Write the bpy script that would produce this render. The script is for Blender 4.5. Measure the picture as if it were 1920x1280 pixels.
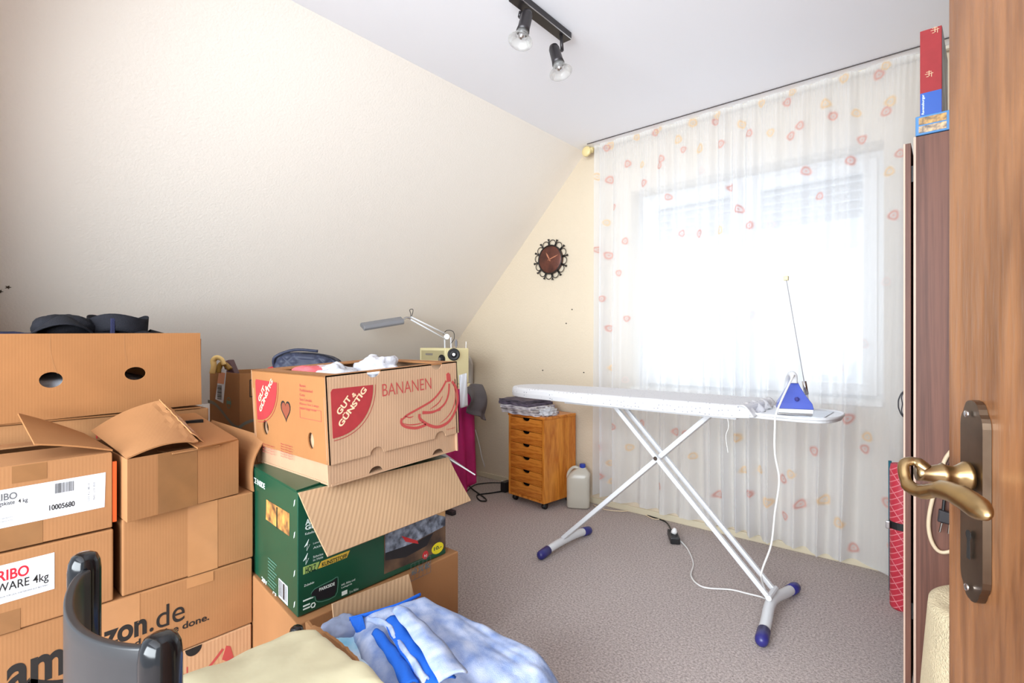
import bpy, bmesh, math, random
import numpy as np
from mathutils import Vector, Matrix, noise
random.seed(7)
for o in list(bpy.data.objects): bpy.data.objects.remove(o)
C = bpy.context.scene.collection
PI = math.pi

# ------------------------------------------------------------------ camera
FPX = 960.0; CAMZ = 1.12
YAW = math.radians(40.64)
Fv = Vector((-math.sin(YAW), math.cos(YAW), 0)); Rv = Vector((math.cos(YAW), math.sin(YAW), 0))
cam = bpy.data.objects.new('camera', bpy.data.cameras.new('camera')); C.objects.link(cam)
cam.location = (0, 0, CAMZ); cam.rotation_euler = (PI/2, 0, YAW)
cam.data.lens = 18.0; cam.data.sensor_width = 36.0; cam.data.clip_start = 0.02
bpy.context.scene.camera = cam
# ------------------------------------------------------------------ world and lights
W = bpy.data.worlds.new('sky'); bpy.context.scene.world = W; W.use_nodes = True
bg = W.node_tree.nodes['Background']; bg.inputs[0].default_value = (0.80, 0.90, 1.0, 1); bg.inputs[1].default_value = 0.50
def area(name, loc, rot, sx, sy, power, col):
    l = bpy.data.lights.new(name, 'AREA'); l.shape = 'RECTANGLE'; l.size = sx; l.size_y = sy; l.energy = power; l.color = col
    o = bpy.data.objects.new(name, l); C.objects.link(o); o.location = loc; o.rotation_euler = rot; return o
area('daylight_outside_window', (-0.93, 3.75, 1.5), (math.radians(-90), 0, 0), 1.9, 1.7, 3.4, (0.95, 0.98, 1.0))
area('fill_behind_camera', (-0.05, -2.3, 1.55), (math.radians(90), 0, math.radians(12)), 3.6, 1.9, 150, (0.87, 0.945, 1.0))  # added soft fill behind the camera, brightens the room without a known source
sc = bpy.context.scene
sc.view_settings.view_transform = 'Standard'; sc.view_settings.look = 'None'
sc.view_settings.gamma = 1; sc.view_settings.use_curve_mapping = False
sc.view_settings.exposure = 1.40
try:
    sc.cycles.max_bounces = 12; sc.cycles.transparent_max_bounces = 16; sc.cycles.diffuse_bounces = 6
except Exception: pass

# ------------------------------------------------------------------ helpers: picture rays used to survey positions
def ray(x, y): return Fv + Rv*((x-960)/FPX) + Vector((0, 0, -(y-640)/FPX))
CAM = Vector((0, 0, CAMZ))
def atD(x, y, d): return CAM + ray(x, y)*d
def atX(x, y, X): r = ray(x, y); return CAM + r*(X/r.x)
def atY(x, y, Y): r = ray(x, y); return CAM + r*(Y/r.y)
def atZ(x, y, z): r = ray(x, y); return CAM + r*((z-CAMZ)/r.z)

# ------------------------------------------------------------------ materials
def lin(c): return tuple((v/255/12.92) if v/255 <= 0.04045 else ((v/255+0.055)/1.055)**2.4 for v in c) + (1,)
MATS = {}
def mat(name, rgb, rough=0.6, metal=0.0, vary=0.0, scale=8.0, bump=0.0, bscale=60.0, rgb2=None, stretch=(1, 1, 1), detail=4, spec=0.5, **kw):
    m = bpy.data.materials.new(name); m.use_nodes = True; nt = m.node_tree; b = nt.nodes['Principled BSDF']
    b.inputs['Base Color'].default_value = lin(rgb); b.inputs['Roughness'].default_value = rough; b.inputs['Metallic'].default_value = metal
    b.inputs['Specular IOR Level'].default_value = spec
    tc = nt.nodes.new('ShaderNodeTexCoord'); mp = nt.nodes.new('ShaderNodeMapping'); nt.links.new(tc.outputs['Object'], mp.inputs[0])
    mp.inputs['Scale'].default_value = stretch
    if rgb2 or vary:
        n = nt.nodes.new('ShaderNodeTexNoise'); n.inputs['Scale'].default_value = scale; n.inputs['Detail'].default_value = detail
        nt.links.new(mp.outputs[0], n.inputs['Vector'])
        r = nt.nodes.new('ShaderNodeValToRGB'); c1 = lin(rgb)
        c2 = lin(rgb2) if rgb2 else tuple(v*(1-vary) for v in c1[:3]) + (1,)
        r.color_ramp.elements[0].position = 0.32; r.color_ramp.elements[1].position = 0.68
        r.color_ramp.elements[0].color = c2; r.color_ramp.elements[1].color = c1
        nt.links.new(n.outputs['Fac'], r.inputs[0]); nt.links.new(r.outputs[0], b.inputs['Base Color'])
    if bump:
        n2 = nt.nodes.new('ShaderNodeTexNoise'); n2.inputs['Scale'].default_value = bscale; n2.inputs['Detail'].default_value = 3
        nt.links.new(mp.outputs[0], n2.inputs['Vector'])
        bp = nt.nodes.new('ShaderNodeBump'); bp.inputs['Strength'].default_value = bump; bp.inputs['Distance'].default_value = 0.01
        nt.links.new(n2.outputs['Fac'], bp.inputs['Height']); nt.links.new(bp.outputs[0], b.inputs['Normal'])
    for k, v in kw.items(): b.inputs[k.replace('_', ' ')].default_value = v
    MATS[name] = m; return m
def N(m, t, **kw):
    n = m.node_tree.nodes.new(t)
    for k, v in kw.items(): setattr(n, k, v)
    return n
def wood(name, c1, c2, axis=2, rough=0.4, scale=14, stretch=0.06, bump=0.05):
    st = [1, 1, 1]; st[axis] = stretch
    m = mat(name, c1, rough=rough, stretch=tuple(st)); nt = m.node_tree; b = nt.nodes['Principled BSDF']; mp = [n for n in nt.nodes if n.type == 'MAPPING'][0]
    n = N(m, 'ShaderNodeTexNoise'); n.inputs['Scale'].default_value = scale; n.inputs['Detail'].default_value = 6; n.inputs['Distortion'].default_value = 0.6
    nt.links.new(mp.outputs[0], n.inputs['Vector'])
    ml = N(m, 'ShaderNodeMath', operation='MULTIPLY'); ml.inputs[1].default_value = 5.0; nt.links.new(n.outputs['Fac'], ml.inputs[0])
    pp = N(m, 'ShaderNodeMath', operation='PINGPONG'); pp.inputs[1].default_value = 0.5; nt.links.new(ml.outputs[0], pp.inputs[0])
    f = N(m, 'ShaderNodeTexNoise'); f.inputs['Scale'].default_value = scale*14; f.inputs['Detail'].default_value = 3; nt.links.new(mp.outputs[0], f.inputs['Vector'])
    ad = N(m, 'ShaderNodeMath', operation='MULTIPLY_ADD'); ad.inputs[1].default_value = 0.7; nt.links.new(f.outputs['Fac'], ad.inputs[0]); nt.links.new(pp.outputs[0], ad.inputs[2])
    r = N(m, 'ShaderNodeValToRGB'); r.color_ramp.elements[0].position = 0.25; r.color_ramp.elements[1].position = 0.85
    r.color_ramp.elements[0].color = lin(c2); r.color_ramp.elements[1].color = lin(c1)
    nt.links.new(ad.outputs[0], r.inputs[0]); nt.links.new(r.outputs[0], b.inputs['Base Color'])
    bp = N(m, 'ShaderNodeBump'); bp.inputs['Strength'].default_value = bump*4; bp.inputs['Distance'].default_value = 0.002
    nt.links.new(f.outputs['Fac'], bp.inputs['Height']); nt.links.new(bp.outputs[0], b.inputs['Normal'])
    return m
def cardboard(name, c, ribs=0.0, freq=140.0, axis='Y', vary=0.12):
    m = mat(name, c, rough=0.75, vary=vary, scale=5.0, detail=5, spec=0.25); nt = m.node_tree; b = nt.nodes['Principled BSDF']
    tc = [n for n in nt.nodes if n.type == 'TEX_COORD'][0]
    geo = N(m, 'ShaderNodeNewGeometry'); sx = N(m, 'ShaderNodeSeparateXYZ'); nt.links.new(tc.outputs['Object'], sx.inputs[0])
    a = N(m, 'ShaderNodeMath', operation='ADD'); nt.links.new(sx.outputs['X'], a.inputs[0]); nt.links.new(sx.outputs['Y'], a.inputs[1])
    src = a.outputs[0] if axis == 'Y' else sx.outputs['Z']
    mu = N(m, 'ShaderNodeMath', operation='MULTIPLY'); mu.inputs[1].default_value = freq*2*PI; nt.links.new(src, mu.inputs[0])
    sn = N(m, 'ShaderNodeMath', operation='SINE'); nt.links.new(mu.outputs[0], sn.inputs[0])
    bp = N(m, 'ShaderNodeBump'); bp.inputs['Strength'].default_value = 0.05 + ribs; bp.inputs['Distance'].default_value = 0.0012
    nt.links.new(sn.outputs[0], bp.inputs['Height']); nt.links.new(bp.outputs[0], b.inputs['Normal'])
    return m
M_wall_s = mat('slope_plaster', (235, 227, 217), rough=0.9, bump=0.16, bscale=95, spec=0.2)
M_wall_b = mat('back_wall_paper', (208, 193, 171), rough=0.9, bump=0.26, bscale=85, spec=0.2)
M_ceil = mat('ceiling_paint', (249, 249, 253), rough=0.95, spec=0.1)
M_base = mat('baseboard_paint', (206, 194, 168), rough=0.6)
M_carpet = mat('carpet', (226, 213, 208), rough=1.0, rgb2=(70, 54, 50), scale=120, detail=12, bump=0.8, bscale=300, spec=0.05)
_n = [q for q in M_carpet.node_tree.nodes if q.type == 'TEX_NOISE'][0]; _n.inputs['Roughness'].default_value = 0.82
_r = [q for q in M_carpet.node_tree.nodes if q.type == 'VALTORGB'][0]; _r.color_ramp.elements[0].position = 0.30; _r.color_ramp.elements[1].position = 0.64
_b = [q for q in M_carpet.node_tree.nodes if q.type == 'BUMP'][0]; _b.inputs['Distance'].default_value = 0.004
CB = cardboard('cardboard', (162, 114, 74))
CB_or = cardboard('cardboard_orange', (156, 106, 64))
CB_lt = cardboard('cardboard_light', (186, 144, 108), ribs=0.08, freq=95)
CB_ban = cardboard('cardboard_banana', (184, 148, 118), ribs=0.08, freq=110)
CB_in = cardboard('cardboard_inside', (184, 150, 116), ribs=0.16, freq=75)
CB_dk = cardboard('cardboard_dark', (160, 114, 74))
M_tape = mat('packing_tape', (142, 100, 64), rough=0.22, vary=0.12, scale=20)
M_tape2 = mat('packing_tape_pale', (178, 128, 86), rough=0.25, vary=0.08, scale=20)
M_red = mat('red_print', (186, 44, 48), rough=0.7)
M_redpale = mat('red_print_pale', (172, 66, 62), rough=0.7)
M_blk = mat('black_print', (28, 24, 22), rough=0.6)
M_gry = mat('grey_print', (96, 96, 98), rough=0.6)
M_wht = mat('white_paper', (216, 217, 222), rough=0.55)
M_haribo = mat('red_letter', (208, 24, 44), rough=0.5)
M_cream_p = mat('cream_print', (232, 196, 160), rough=0.7)
M_green = mat('green_carton', (16, 74, 52), rough=0.35, vary=0.15, scale=4)
M_greendk = mat('dark_green_carton', (10, 42, 34), rough=0.4)
M_black = mat('black_lacquer', (14, 14, 17), rough=0.13)
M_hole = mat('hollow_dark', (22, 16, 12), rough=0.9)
M_metalw = mat('white_enamel', (216, 217, 220), rough=0.3)
M_chrome = mat('chrome', (210, 210, 212), rough=0.22, metal=1.0)
M_navy = mat('navy_plastic', (48, 46, 118), rough=0.35)
M_brass = mat('aged_brass', (186, 154, 104), rough=0.3, metal=1.0, rgb2=(120, 100, 78), scale=12)
M_brass2 = mat('bronze_plate', (150, 132, 112), rough=0.34, metal=1.0, rgb2=(104, 88, 74), scale=9)
M_cable_w = mat('white_cable', (226, 224, 222), rough=0.4)
M_cable_g = mat('grey_cable', (150, 146, 148), rough=0.45)
M_cable_k = mat('black_cable', (22, 22, 24), rough=0.5)
M_cable_c = mat('cream_cable', (226, 204, 172), rough=0.45)
M_wardrobe = wood('walnut_veneer', (122, 78, 62), (90, 54, 42), axis=2, rough=0.55, scale=16, stretch=0.03, bump=0.02)
M_oak = wood('oak_door', (148, 100, 64), (108, 68, 40), axis=2, rough=0.3, scale=7, stretch=0.12, bump=0.12)
M_pine = wood('pine_varnish', (224, 146, 56), (180, 98, 28), axis=2, rough=0.25, scale=9, stretch=0.14, bump=0.03)
M_pineh = wood('pine_varnish_flat', (220, 140, 54), (174, 92, 26), axis=0, rough=0.25, scale=9, stretch=0.14, bump=0.03)

# ------------------------------------------------------------------ object building
ORG = {}
def worg(o):
    return ORG.get(o.name, Vector((0, 0, 0))) if o else Vector((0, 0, 0))
def tag(o, label=None, cat=None, group=None, kind=None):
    if label: o['label'] = label
    if cat: o['category'] = cat
    if group: o['group'] = group
    if kind: o['kind'] = kind
    return o
def thing(name, label, cat, loc, group=None):
    o = bpy.data.objects.new(name, None); C.objects.link(o); o.location = loc; o.empty_display_size = 0.05
    ORG[o.name] = Vector(loc); return tag(o, label, cat, group)
class MB:
    def __init__(s): s.v = []; s.f = []
    def add(s, vs, fs):
        k = len(s.v); s.v += [Vector(v) for v in vs]; s.f += [tuple(i+k for i in f) for f in fs]; return s
    def box(s, a, b, M=None):
        x0, y0, z0 = a; x1, y1, z1 = b
        vs = [Vector(p) for p in ((x0,y0,z0),(x1,y0,z0),(x1,y1,z0),(x0,y1,z0),(x0,y0,z1),(x1,y0,z1),(x1,y1,z1),(x0,y1,z1))]
        if M: vs = [M @ v for v in vs]
        return s.add(vs, [(0,3,2,1),(4,5,6,7),(0,1,5,4),(1,2,6,5),(2,3,7,6),(3,0,4,7)])
    def prism(s, loop, off):      # loop of points, offset vector
        n = len(loop); off = Vector(off); vs = [Vector(p) for p in loop] + [Vector(p)+off for p in loop]
        fs = [tuple(range(n-1, -1, -1)), tuple(range(n, 2*n))] + [(i, (i+1) % n, n+(i+1) % n, n+i) for i in range(n)]
        return s.add(vs, fs)
    def tube(s, pts, r, n=10, closed=False, flat=1.0, up=None):
        pts = [Vector(p) for p in pts]; m = len(pts); rings = []
        prev = None
        for i, p in enumerate(pts):
            if closed: t = pts[(i+1) % m]-pts[i-1]
            else: t = pts[min(i+1, m-1)]-pts[max(i-1, 0)]
            t.normalize()
            if prev is None:
                a = Vector(up) if up else (Vector((0, 0, 1)) if abs(t.z) < 0.9 else Vector((1, 0, 0)))
            else: a = prev
            a = (a - t*a.dot(t)).normalized(); b = t.cross(a); prev = a
            rr = r[i] if isinstance(r, (list, tuple)) else r
            rings.append([p + a*math.cos(2*PI*k/n)*rr*flat + b*math.sin(2*PI*k/n)*rr for k in range(n)])
        vs = [v for rg in rings for v in rg]; fs = []
        for i in range(m if closed else m-1):
            j = (i+1) % m
            for k in range(n): fs.append((i*n+k, i*n+(k+1) % n, j*n+(k+1) % n, j*n+k))
        if not closed: fs += [tuple(range(n-1, -1, -1)), tuple((m-1)*n+k for k in range(n))]
        return s.add(vs, fs)
    def lathe(s, prof, c, ax=(0, 0, 1), n=28):      # prof (r, h) along ax from c
        ax = Vector(ax).normalized(); a = ax.orthogonal().normalized(); b = ax.cross(a); c = Vector(c)
        vs = []; fs = []
        for r, h in prof:
            for k in range(n): vs.append(c + ax*h + (a*math.cos(2*PI*k/n) + b*math.sin(2*PI*k/n))*max(r, 1e-4))
        for i in range(len(prof)-1):
            for k in range(n): fs.append((i*n+k, i*n+(k+1) % n, (i+1)*n+(k+1) % n, (i+1)*n+k))
        fs += [tuple(range(n-1, -1, -1)), tuple((len(prof)-1)*n+k for k in range(n))]
        return s.add(vs, fs)
    def grid(s, fn, nu, nv):
        vs = [fn(i/nu, j/nv) for j in range(nv+1) for i in range(nu+1)]
        fs = [(j*(nu+1)+i, j*(nu+1)+i+1, (j+1)*(nu+1)+i+1, (j+1)*(nu+1)+i) for j in range(nv) for i in range(nu)]
        return s.add(vs, fs)
    def mesh(s, me):
        return s.add([v.co.copy() for v in me.vertices], [tuple(p.vertices) for p in me.polygons])
    def build(s, name, m, parent=None, bevel=0, seg=2, smooth=False, solid=0, sub=0, weld=False, angle=40, origin=None):
        v = s.v
        lo = Vector([min(p[i] for p in v) for i in range(3)]); hi = Vector([max(p[i] for p in v) for i in range(3)])
        c = Vector(origin) if origin else ((lo+hi)/2 if parent else Vector(((lo.x+hi.x)/2, (lo.y+hi.y)/2, lo.z)))
        me = bpy.data.meshes.new(name); me.from_pydata([p-c for p in v], [], s.f); me.validate(); me.update()
        bm = bmesh.new(); bm.from_mesh(me)
        if weld: bmesh.ops.remove_doubles(bm, verts=bm.verts, dist=1e-5)
        bmesh.ops.recalc_face_normals(bm, faces=bm.faces)
        bm.to_mesh(me); bm.free()
        me.materials.append(m)
        o = bpy.data.objects.new(name, me); C.objects.link(o)
        if parent: o.parent = parent; o.location = c - worg(parent)
        else: o.location = c
        ORG[o.name] = c
        if solid:
            q = o.modifiers.new('solid', 'SOLIDIFY'); q.thickness = solid; q.offset = 0
        if bevel:
            q = o.modifiers.new('bevel', 'BEVEL'); q.width = bevel; q.segments = seg; q.limit_method = 'ANGLE'; q.angle_limit = math.radians(angle)
        if sub:
            q = o.modifiers.new('sub', 'SUBSURF'); q.levels = sub; q.render_levels = sub
        if smooth:
            for p in me.polygons: p.use_smooth = True
        return o
def sm(pts, k=6, closed=False):      # Catmull-Rom
    P = [Vector(p) for p in pts]; out = []; n = len(P)
    for i in range(n if closed else n-1):
        if closed: a, b, c, d = P[i-1], P[i], P[(i+1) % n], P[(i+2) % n]
        else: a, b, c, d = P[max(i-1, 0)], P[i], P[i+1], P[min(i+2, n-1)]
        for j in range(k):
            t = j/k; out.append(0.5*((2*b)+(c-a)*t+(2*a-5*b+4*c-d)*t*t+(3*b-a-3*c+d)*t**3))
    if not closed: out.append(P[-1])
    return out
class Face:
    """a flat face in the room: O lower-left corner seen from outside, U to the right, V up"""
    def __init__(s, O, U, V):
        s.O = Vector(O); s.U = Vector(U).normalized(); s.V = Vector(V); s.V = (s.V - s.U*s.V.dot(s.U)).normalized(); s.N = s.U.cross(s.V)
    def p(s, a, b, off=0.0): return s.O + s.U*a + s.V*b + s.N*off
    def px(s, x, y):
        r = ray(x, y); t = (s.O-CAM).dot(s.N)/r.dot(s.N); q = CAM + r*t - s.O
        return (q.dot(s.U), q.dot(s.V))
    def poly(s, loops, thick=0.0008, off=0.0005):      # filled outline with holes -> MB
        cu = bpy.data.curves.new('outline', 'CURVE'); cu.dimensions = '2D'; cu.fill_mode = 'BOTH'; cu.extrude = thick/2
        for lp in loops:
            sp = cu.splines.new('POLY'); sp.points.add(len(lp)-1); sp.use_cyclic_u = True
            for i, (a, b) in enumerate(lp): sp.points[i].co = (a, b, 0, 1)
        return s._mesh(cu, off, lambda v: (v.x, v.y, v.z))
    def _mesh(s, cu, off, fn):
        ob = bpy.data.objects.new('outline', cu); me = bpy.data.meshes.new_from_object(ob)
        mb = MB(); vs = []
        for v in me.vertices:
            a, b, c = fn(v.co); vs.append(s.p(a, b, off+c))
        mb.add(vs, [tuple(p.vertices) for p in me.polygons])
        bpy.data.objects.remove(ob); bpy.data.curves.remove(cu); bpy.data.meshes.remove(me); return mb
    def text(s, txt, a0, b0, w, h, rot=0, bold=0.0, off=0.0008, shear=0):
        cu = bpy.data.curves.new('lettering', 'FONT'); cu.body = txt; cu.size = 1; cu.offset = bold; cu.extrude = 0.0; cu.shear = shear
        ob = bpy.data.objects.new('lettering', cu); me = bpy.data.meshes.new_from_object(ob)
        xs = [v.co.x for v in me.vertices]; ys = [v.co.y for v in me.vertices]
        x0, x1, y0, y1 = min(xs), max(xs), min(ys), max(ys)
        ca, sa = math.cos(rot), math.sin(rot); mb = MB(); vs = []
        for v in me.vertices:
            p = (v.co.x-x0)/(x1-x0)*w; q = (v.co.y-y0)/(y1-y0)*h
            vs.append(s.p(a0+p*ca-q*sa, b0+p*sa+q*ca, off))
        mb.add(vs, [tuple(p.vertices) for p in me.polygons])
        bpy.data.objects.remove(ob); bpy.data.curves.remove(cu); bpy.data.meshes.remove(me); return mb
    def textpx(s, txt, x0, x1, yb, yt, **k):     # left and right extent; baseline and top measured at the right end
        a1, b0 = s.px(x1, yb); b1 = s.px(x1, yt)[1]; a0 = s.px(x0, yb)[0]; return s.text(txt, a0, b0, a1-a0, b1-b0, **k)
    def rect(s, a0, b0, a1, b1, off=0.0006, t=0.0003):
        mb = MB(); return mb.prism([s.p(a0, b0, off), s.p(a1, b0, off), s.p(a1, b1, off), s.p(a0, b1, off)], s.N*t)
    def quadpx(s, pts, off=0.0006, t=0.0003):
        return MB().prism([s.p(*s.px(*q), off) for q in pts], s.N*t)
    def strokepx(s, pts, w, off=0.0008, k=5, taper=False):
        q = sm([Vector((*s.px(*p), 0)) for p in pts], k); mb = MB(); vs = []; fs = []; n = len(q)
        for i, p in enumerate(q):
            t = (q[min(i+1, n-1)]-q[max(i-1, 0)]).normalized(); nn = Vector((-t.y, t.x, 0))
            ww = w*(0.25+0.75*math.sin(PI*i/(n-1))) if taper else w
            for sg in (-1, 1): g = p+nn*ww/2*sg; vs.append(s.p(g.x, g.y, off))
        for i in range(n-1): fs.append((2*i, 2*i+1, 2*i+3, 2*i+2))
        return mb.add(vs, fs)
def join(*ms):
    r = MB()
    for m in ms: r.add(m.v, m.f)
    return r
def ell(cx, cy, rx, ry, n=24): return [(cx+rx*math.cos(2*PI*i/n), cy+ry*math.sin(2*PI*i/n)) for i in range(n)]

# ------------------------------------------------------------------ room shell
H = 2.45; YW = 3.07; XR = 0.52; XK = -3.66; YF = -0.06
def sx(z): return -1.955-(H-z)/1.016      # the sloping wall
def struct(o): o['kind'] = 'structure'; return o
struct(MB().box((XK-0.2, -1.6, -0.1), (XR+0.6, YW+0.35, 0)).build('floor', M_carpet))
struct(MB().box((-1.985, -1.6, H), (XR+0.6, YW+0.35, H+0.1)).build('ceiling', M_ceil))
zk = H-(-1.955-XK)*1.016
struct(MB().prism([(XK, YF-0.12, -0.02), (XK, YF-0.12, zk), (-1.955, YF-0.12, H), (-1.955, YF-0.12, H+0.1), (-2.06, YF-0.12, H+0.1), (XK-0.12, YF-0.12, zk+0.03), (XK-0.12, YF-0.12, -0.02)], (0, YW+0.3-YF, 0)).build('wall_left', M_wall_s))
wf = Face((XK-0.15, YW, -0.02), (1, 0, 0), (0, 0, 1)); wf.N = Vector((0, -1, 0))
wa = lambda x: x-(XK-0.15)
WX0, WX1, WZ0, WZ1 = -1.60, -0.25, 0.80, 2.105
bw = wf.poly([[(0, 0), (XR+0.2-XK+0.15, 0), (XR+0.2-XK+0.15, H+0.1), (0, H+0.1)], [(wa(WX0), WZ0+0.02), (wa(WX0), WZ1+0.02), (wa(WX1), WZ1+0.02), (wa(WX1), WZ0+0.02)]], thick=0.34, off=-0.17)
struct(bw.build('wall_back', M_wall_b))
struct(MB().box((XR, YF-0.12, -0.02), (XR+0.12, YW+0.3, H+0.05)).build('wall_right', M_wall_b))
nf = Face((XK-0.1, YF, -0.02), (1, 0, 0), (0, 0, 1))
na = lambda x: x-(XK-0.1)
nw = nf.poly([[(0, 0), (na(-2.5), 0), (na(-2.5), 1.35), (na(-1.95), 1.95), (na(-1.6), 2.2), (na(-1.2), 2.40), (na(0.44), 2.40), (na(0.44), 0), (na(XR+0.1), 0), (na(XR+0.1), H+0.1), (0, H+0.1)]], thick=0.12, off=0.06)  # unseen wall, its wide stepped opening shaped to let the fill light in
struct(nw.build('wall_front', M_wall_b))
struct(MB().box((XK, YW-0.014, 0), (XR, YW, 0.04)).build('baseboard_back', M_base, bevel=0.004))

# window
M_pvc = mat('window_pvc', (236, 236, 236), rough=0.35)
M_sill = mat('sill_stone', (226, 222, 214), rough=0.3)
M_shut = mat('shutter_slats', (206, 204, 204), rough=0.5)
M_glass = bpy.data.materials.new('window_glass'); M_glass.use_nodes = True; nt = M_glass.node_tree; nt.nodes.clear()
go = nt.nodes.new('ShaderNodeOutputMaterial'); tr = nt.nodes.new('ShaderNodeBsdfTransparent'); gl = nt.nodes.new('ShaderNodeBsdfGlossy'); mx = nt.nodes.new('ShaderNodeMixShader')
gl.inputs['Roughness'].default_value = 0.02; mx.inputs[0].default_value = 0.06
nt.links.new(tr.outputs[0], mx.inputs[1]); nt.links.new(gl.outputs[0], mx.inputs[2]); nt.links.new(mx.outputs[0], go.inputs[0])
yf = 3.27
fr = MB(); wfr = Face((WX0, yf, WZ0), (1, 0, 0), (0, 0, 1)); ww, wh = WX1-WX0, WZ1-WZ0
rc = lambda a, b, c, d: [(a, b), (c, b), (c, d), (a, d)]
mid = -0.93-WX0
win = struct(wfr.poly([rc(0, 0, ww, wh), rc(0.05, 0.05, mid-0.03, wh-0.05), rc(mid+0.03, 0.05, ww-0.05, wh-0.05)], thick=0.06, off=0).build('window_1', M_pvc, bevel=0.003))
for a, b in ((0.04, mid-0.02), (mid+0.02, ww-0.04)):
    wfr.poly([rc(a, 0.04, b, wh-0.04), rc(a+0.06, 0.10, b-0.06, wh-0.10)], thick=0.05, off=0.035).build('window_sash', M_pvc, win, bevel=0.004)
    wfr.rect(a+0.055, 0.095, b-0.055, wh-0.095, off=0.0, t=0.004).build('pane', M_glass, win)
MB().box((WX0, YW-0.02, WZ0-0.0), (WX1, yf-0.03, WZ0+0.025)).build('window_sill', M_sill, win, bevel=0.004)
sh = MB(); z = 1.795; k = 0
while z < WZ1:
    sh.prism([(WX0+0.01, yf+0.07, z), (WX0+0.01, yf+0.082, z+0.01), (WX0+0.01, yf+0.084, z+0.032), (WX0+0.01, yf+0.072, z+0.047), (WX0+0.01, yf+0.064, z+0.03), (WX0+0.01, yf+0.062, z+0.012)], (ww-0.02, 0, 0)); z += 0.05
sh.build('roller_shutter', M_shut, win)

# curtain rail and curtain
M_rail = mat('curtain_rail_plastic', (214, 204, 186), rough=0.5)
M_cap = mat('cream_plastic', (226, 206, 150), rough=0.4)
YC = 2.955
rl = thing('curtain_rail', 'cream ceiling curtain rail with dark edge line above the net curtain', 'curtain rail', (-1.0, YC, H-0.02))
MB().box((-1.86, YC+0.060, H-0.016), (0.40, YC+0.085, H-0.001)).build('rail', M_rail, rl, bevel=0.002)
MB().box((-1.86, YC-0.0145, H-0.006), (0.40, YC-0.0125, H-0.001)).build('edge_strip', mat('dark_edge', (70, 62, 60), rough=0.6), rl)
MB().lathe([(0.026, 0), (0.034, 0.004), (0.034, 0.014), (0.03, 0.02)], (-1.885, YC+0.03, H-0.037), (0, -1, 0)).build('end_cap', M_cap, rl, smooth=True)
MB().tube(sm([(-1.85, YC+0.04, H-0.03), (-1.885, YC+0.045, H-0.022), (-1.91, YC+0.05, H-0.035)]), 0.02).build('end_bracket', M_cap, rl, smooth=True)

MOT = [(1137,277,0),(1143,271,1),(1192,256,1),(1228,247,0),(1233,242,1),(1297,228,1),(1340,226,0),(1344,215,1),(1427,192,1),(1475,190,0),(1485,172,1),(1583,147,1),(1648,140,0),(1661,124,1),
(1177,307,0),(1240,298,0),(1282,281,0),(1352,270,0),(1405,250,0),(1500,236,0),(1445,249,1),(1548,195,1),(1561,215,0),(1605,210,1),(1662,210,0),(1670,192,1),(1236,310,0),(1203,308,1),(1390,232,1),(1311,278,1),
(1141,336,0),(1207,343,0),(1272,262,1),(1117,330,1),(1316,320,2),(1368,350,0),(1511,320,0),(1595,302,0),(1615,258,0),(1688,290,0),(1668,323,1),(1482,254,0),
(1151,388,0),(1136,417,1),(1117,467,0),(1138,478,0),(1173,452,0),(1162,512,0),(1130,560,0),(1138,615,0),(1175,597,0),(1252,369,0),(1385,392,0),(1537,368,0),(1406,423,0),(1280,438,0),(1308,436,0),(1349,432,1),(1446,422,2),(1407,590,2),(1347,598,2),(1676,405,0),(1662,528,2),(1618,645,2),(1575,690,2),(1202,641,2),(1207,493,2),(1277,590,2),(1142,690,1),(1172,712,2),
(1205,793,0),(1262,811,0),(1123,838,0),(1152,799,0),(1127,891,0),(1138,870,1),(1235,845,1),(1236,911,0),(1298,855,1),(1391,884,1),(1405,924,0),(1343,930,0),(1422,883,1),(1440,940,1),(1466,900,0),(1484,888,1),(1499,947,0),(1470,968,0),(1544,939,1),(1573,979,1),(1526,845,0),(1620,843,0),(1665,940,0),(1598,1032,0),(1676,1022,0),(1590,784,0),(1625,820,1),(1287,812,0),(1176,840,1),(1234,848,0),(1140,905,1),(1380,820,1)]
XC0, XC1 = -1.83, -0.175
nu, nv = 470, 560
S, T = np.meshgrid(np.linspace(0, 1, nu+1), np.linspace(0, 1, nv+1))
hem = 0.085-0.055*S + 0.006*np.sin(S*37)
Zc = hem + (H-0.009-hem)*T
Xc = XC0+(XC1-XC0)*S+0.075*S**6*T
ph = 2*PI*(15*S + 0.5*np.sin(S*9+1)+0.22*np.sin(S*23)+0.10*np.sin(T*3.1+S*11))
amp = 0.010 + 0.030*(1-T)**0.6 + 0.004*np.sin(S*13+T*2)
wv = np.sin(ph)+0.35*np.sin(2.0*ph+0.9+2*S)
fine = np.sin(S*2*PI*88+np.sin(S*40)*1.2)
topm = np.clip((T-0.80)/0.20, 0, 1)**2
Yc = YC+0.035 - amp*wv + fine*0.0045*topm + 0.0015*np.sin(S*2*PI*44)*(1-topm)
Xc = Xc + 0.010*(1-T)*np.sin(ph*1.0+1.2)
V = np.stack([Xc, Yc, Zc], -1).reshape(-1, 3)
cxm = -0.99; org = np.array([cxm, YC, 0.0])
idx = np.arange((nu+1)*(nv+1)).reshape(nv+1, nu+1)
Fq = np.stack([idx[:-1, :-1], idx[:-1, 1:], idx[1:, 1:], idx[1:, :-1]], -1).reshape(-1, 4)
me = bpy.data.meshes.new('net_curtain'); me.vertices.add(len(V)); me.vertices.foreach_set('co', (V-org).astype(np.float32).ravel())
me.loops.add(Fq.size); me.loops.foreach_set('vertex_index', Fq.ravel().astype(np.int32))
me.polygons.add(len(Fq)); me.polygons.foreach_set('loop_start', np.arange(0, Fq.size, 4, dtype=np.int32)); me.polygons.foreach_set('loop_total', np.full(len(Fq), 4, dtype=np.int32))
me.update(); me.validate()
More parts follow.
